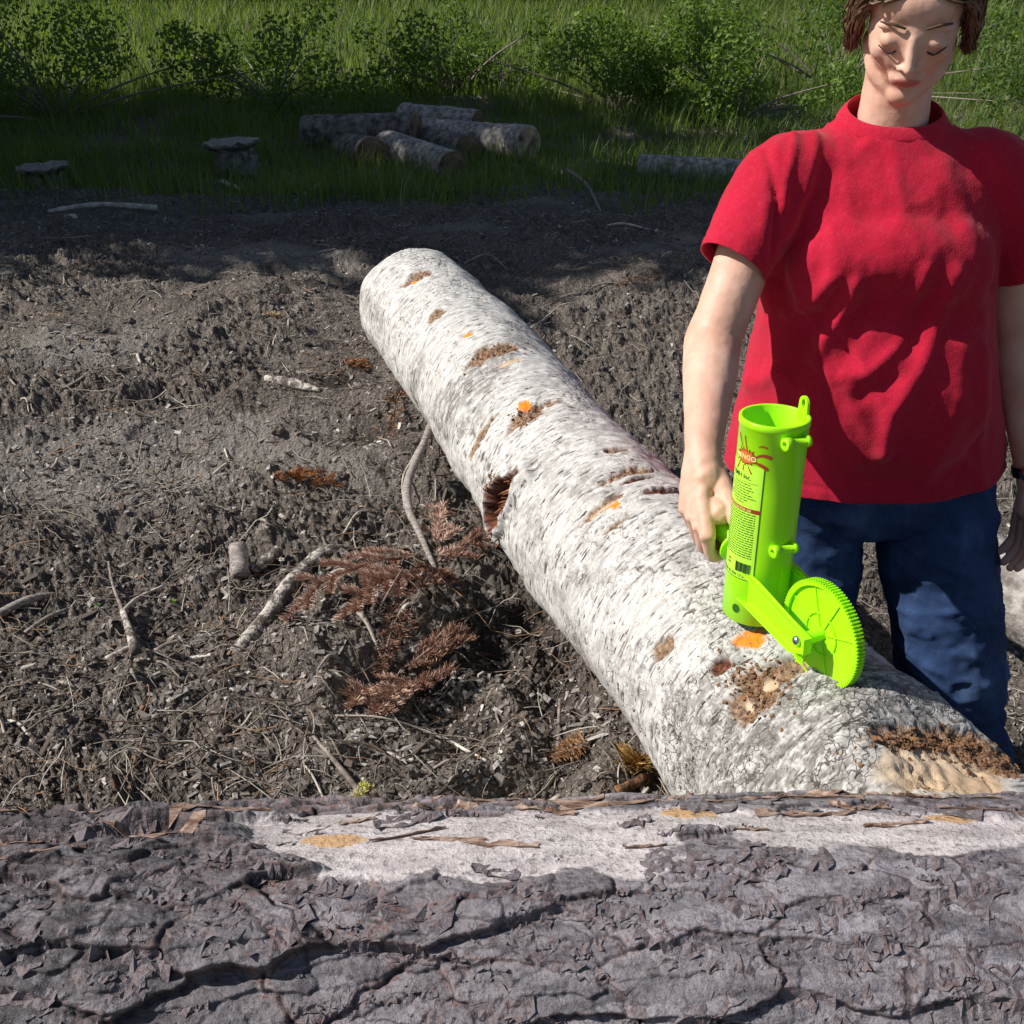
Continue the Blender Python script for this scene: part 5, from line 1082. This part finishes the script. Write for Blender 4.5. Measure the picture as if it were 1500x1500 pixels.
for pts, w_, h_ in [([(1212, 405), (1192, 440), (1166, 470)], .012, .009), ([(1248, 408), (1238, 450), (1206, 500), (1198, 528)], .011, .010), ([(1198, 528), (1218, 548), (1265, 535), (1310, 495)], .012, .008), ([(1346, 385), (1332, 425), (1318, 448)], .010, .007), ([(1388, 395), (1368, 460), (1335, 530), (1292, 590), (1282, 650)], .015, .011),
                    ([(1185, 215), (1162, 265), (1148, 310)], .007, .006), ([(1215, 220), (1190, 290), (1150, 350)], .009, .006), ([(1262, 225), (1252, 290), (1250, 340)], .012, .003), ([(1330, 230), (1325, 300), (1335, 360)], .012, .003), ([(1400, 260), (1420, 330)], .02, .006), ([(1130, 500), (1110, 540), (1090, 570)], .010, .008), ([(1150, 560), (1110, 600), (1085, 620)], .012, .008), ([(1440, 450), (1430, 540), (1440, 640)], .018, .009), ([(1235, 560), (1250, 600), (1285, 645)], .014, .007), ([(1400, 500), (1390, 600), (1350, 690)], .022, .009), ([(1150, 440), (1130, 480)], .010, .008)]:
    disp += ridge(pts, w_, h_)
for pts, w_, h_ in [([(1225, 420), (1205, 465), (1185, 500)], .010, -.006), ([(1280, 410), (1265, 460), (1240, 510)], .016, -.007), ([(1362, 410), (1345, 450), (1325, 500)], .012, -.006), ([(1140, 240), (1143, 300), (1128, 370)], .006, -.008), ([(1300, 540), (1250, 570)], .014, -.007)]: disp += ridge(pts, w_, h_)
disp *= .85; disp += .004*fbm(V[:, 0]*6+V[:, 2]*2, V[:, 1]*6, V[:, 2]*3, 3)+.0045*(1-np.abs(fbm(V[:, 0]*9+V[:, 2]*5, V[:, 1]*9, V[:, 2]*4+4, 2)))**3+.0015*fbm(V[:, 0]*30, V[:, 1]*30, V[:, 2]*18, 3)
bme_keep = front
V = V+N*disp[:, None]; 
# smooth sleeve hem band and bottom hem
z_h = V[:, 2]-.785; hemz = (np.abs(z_h-.020) < .0035)*1.0; dS = (V-SER) @ np.array(dr_); hems = ((np.abs(dS+.020) < .003) & (V[:, 0] < .44)).astype(float); V -= N*((hemz+hems)*.0016)[:, None]
setv(sme, V)
m = NT('red_cotton', .9, .12); vo = m.coord(); n1 = m.noise(vo, 3, 4); wv = m.noise(m.coord('Object', (1, 1, .6)), 420, 2)
c = m.mix(m.rng(n1, .3, .7), (.42, .008, .030), (.50, .012, .042)); c = m.mix(m.rng(m.noise(vo, 150, 4, .7), .45, .75, 0, .25), c, (.62, .06, .08))
m.col(c); m.b.inputs['Sheen Weight'].default_value = .25; m.b.inputs['Sheen Tint'].default_value = (1, .5, .5, 1); m.bump(m.math('ADD', wv, m.math('MULTIPLY', m.noise(vo, 60, 4), 1.5)), .45, .0016); RED = m.m
shirt = link('tshirt', sme, RED, person); so_ = shirt.modifiers.new('thick', 'SOLIDIFY'); so_.thickness = .0028; so_.offset = -1
# ribbed collar
cc_ = []
bmc = bmesh.new(); bmc.from_mesh(sme); bd = [e for e in bmc.edges if e.is_boundary and e.verts[0].co.z > 1.36 and abs(e.verts[0].co.x-.608) < .11]; P = np.array([(e.verts[0].co+e.verts[1].co)/2 for e in bd]); bmc.free()
if len(P) > 10:
    c0 = P.mean(0); an = np.arctan2(P[:, 1]-c0[1], P[:, 0]-c0[0]); od = np.argsort(an); P = P[od][::max(1, len(P)//40)]
    k = len(P); P = np.array([P[(np.arange(-2, 3)+i) % k].mean(0) for i in range(k)]); a_ = np.linspace(0, 2*np.pi, 12, endpoint=False); rows = []
    for i in range(k):
        t_ = P[(i+1) % k]-P[i-1]; t_ /= np.linalg.norm(t_); o_ = np.array([P[i][0]-c0[0], P[i][1]-c0[1], 0]); o_ /= np.linalg.norm(o_); u2 = np.cross(t_, o_); u2 *= np.sign(u2[2]); o2 = np.cross(u2, t_); o2 *= np.sign(o2.dot(o_))
        w1 = u2*.8-o2*.6; w1 /= np.linalg.norm(w1); w2 = np.cross(t_, w1); rows.append(P[i]+w1*.0045+np.cos(a_)[:, None]*w1*.0125+np.sin(a_)[:, None]*w2*.0024)
    V = np.array(rows+[rows[0]]); link('collar', npmesh('collar', V.reshape(-1, 3), grid_faces(k+1, 12, True)), RED, shirt)

# --- jeans
jr = [loft(up_s([(.668, 1.78, .675, .165, .11), (.668, 1.78, .72, .205, .135), (.668, 1.78, .78, .205, .135), (.665, 1.78, .86, .185, .125), (.66, 1.78, .90, .180, .12)], 4), 48),
      limb([LR[0]+[-.03, 0, -.04], LR[0]*.5+LR[1]*.5+[-.01, 0, 0], LR[1], LR[1]*.5+LR[2]*.5, LR[2]+[0, 0, .0]], [.112, .100, .084, .080, .085], 28), limb([LL_[0]+[.02, 0, -.04], LL_[0]*.5+LL_[1]*.5+[.01, 0, 0], LL_[1], LL_[1]*.5+LL_[2]*.5, LL_[2]+[0, 0, .0]], [.118, .108, .098, .095, .098], 28)]
jme = bake(jr, .0065, 6, 'jeans', .5); V = getv(jme); N = getn(jme)
V = V+N*(.014*fbm(V[:, 0]*5, V[:, 1]*5, V[:, 2]*5+3, 3)+.006*(1-np.abs(fbm(V[:, 0]*9+V[:, 2]*7, V[:, 1]*9, V[:, 2]*9, 3)))**4+.011*(1-np.abs(fbm(V[:, 0]*6, V[:, 1]*6, V[:, 2]*16, 2)))**3*(sst(.5, .1, V[:, 2])+.25)+.0015*fbm(V[:, 0]*40, V[:, 1]*40, V[:, 2]*40, 3))[:, None]; V[:, 2] = np.maximum(V[:, 2], .03); setv(jme, V)
m = NT('blue_denim', .85, .15); vo = m.coord(); tw = m.noise(m.coord('Object', (1, 1, 1.6)), 520, 3, .7); n1 = m.noise(vo, 5, 4)
c = m.mix(m.rng(n1, .35, .7), (.018, .038, .105), (.040, .080, .20)); c = m.mix(m.rng(tw, .48, .68, 0, .40), c, (.13, .20, .36)); c = m.mix(m.rng(m.noise(m.coord('Object', (2.2, 2.2, .8)), 4, 5, .65), .48, .70, 0, .6), c, (.11, .19, .36)); m.col(c); m.bump(tw, .4, .0012); DENIM = m.m
link('jeans', jme, DENIM, person)
for L_ in (LR, LL_):
    gz = G(L_[2][0], L_[2][1]-.05)
    bt = bake([limb([L_[2]+[0, .03, -.035], L_[2]+[0, -.10, -.045], L_[2]+[0, -.17, -.055]], [.046, .044, .036]), limb([L_[2]+[0, .0, .05], L_[2]+[0, .005, -.02]], [.052, .05])], .006, 3); V = getv(bt); V[:, 2] = np.maximum(V[:, 2], -.01); setv(bt, V)
    link('boot', bt, simple_mat('brown_leather', (.10, .05, .025), (.20, .11, .06), 20, .6, .3, .002), person)
# wrist watch on the hanging arm
wd_ = (WRL-ELL)/np.linalg.norm(WRL-ELL); wc = WRL-wd_*.030; ex = np.cross(wd_, [0, 1., 0]); ex /= np.linalg.norm(ex); ey = np.cross(wd_, ex)
def band(ra, rb, h_, n=40):
    a = np.linspace(0, 2*np.pi, n, endpoint=False); rows = [wc+wd_*z+(np.cos(a)[:, None]*ex+np.sin(a)[:, None]*ey)*q for q, z in ((ra, -h_), (rb, -h_), (rb, h_), (ra, h_), (ra, -h_))]; return np.concatenate(rows), grid_faces(5, n, True)
wt = link('wrist_watch', npmesh('wrist_watch', *band(.0285, .0325, .009)), flat('black_strap', (.015, .015, .017), .5), person)
V, F = lathe([(.0001, .006), (.012, .006), (.013, .004), (.013, -.002), (.0001, -.002)], 32); ddv = np.array([-.5, -.85, 0]); ddv -= ddv.dot(wd_)*wd_; ddv /= np.linalg.norm(ddv); e_b = np.cross(ddv, wd_)
link('watch_face', npmesh('watch_face', V[:, :1]*wd_+V[:, 1:2]*e_b+V[:, 2:3]*ddv+wc+ddv*.033, F), STEEL, wt)
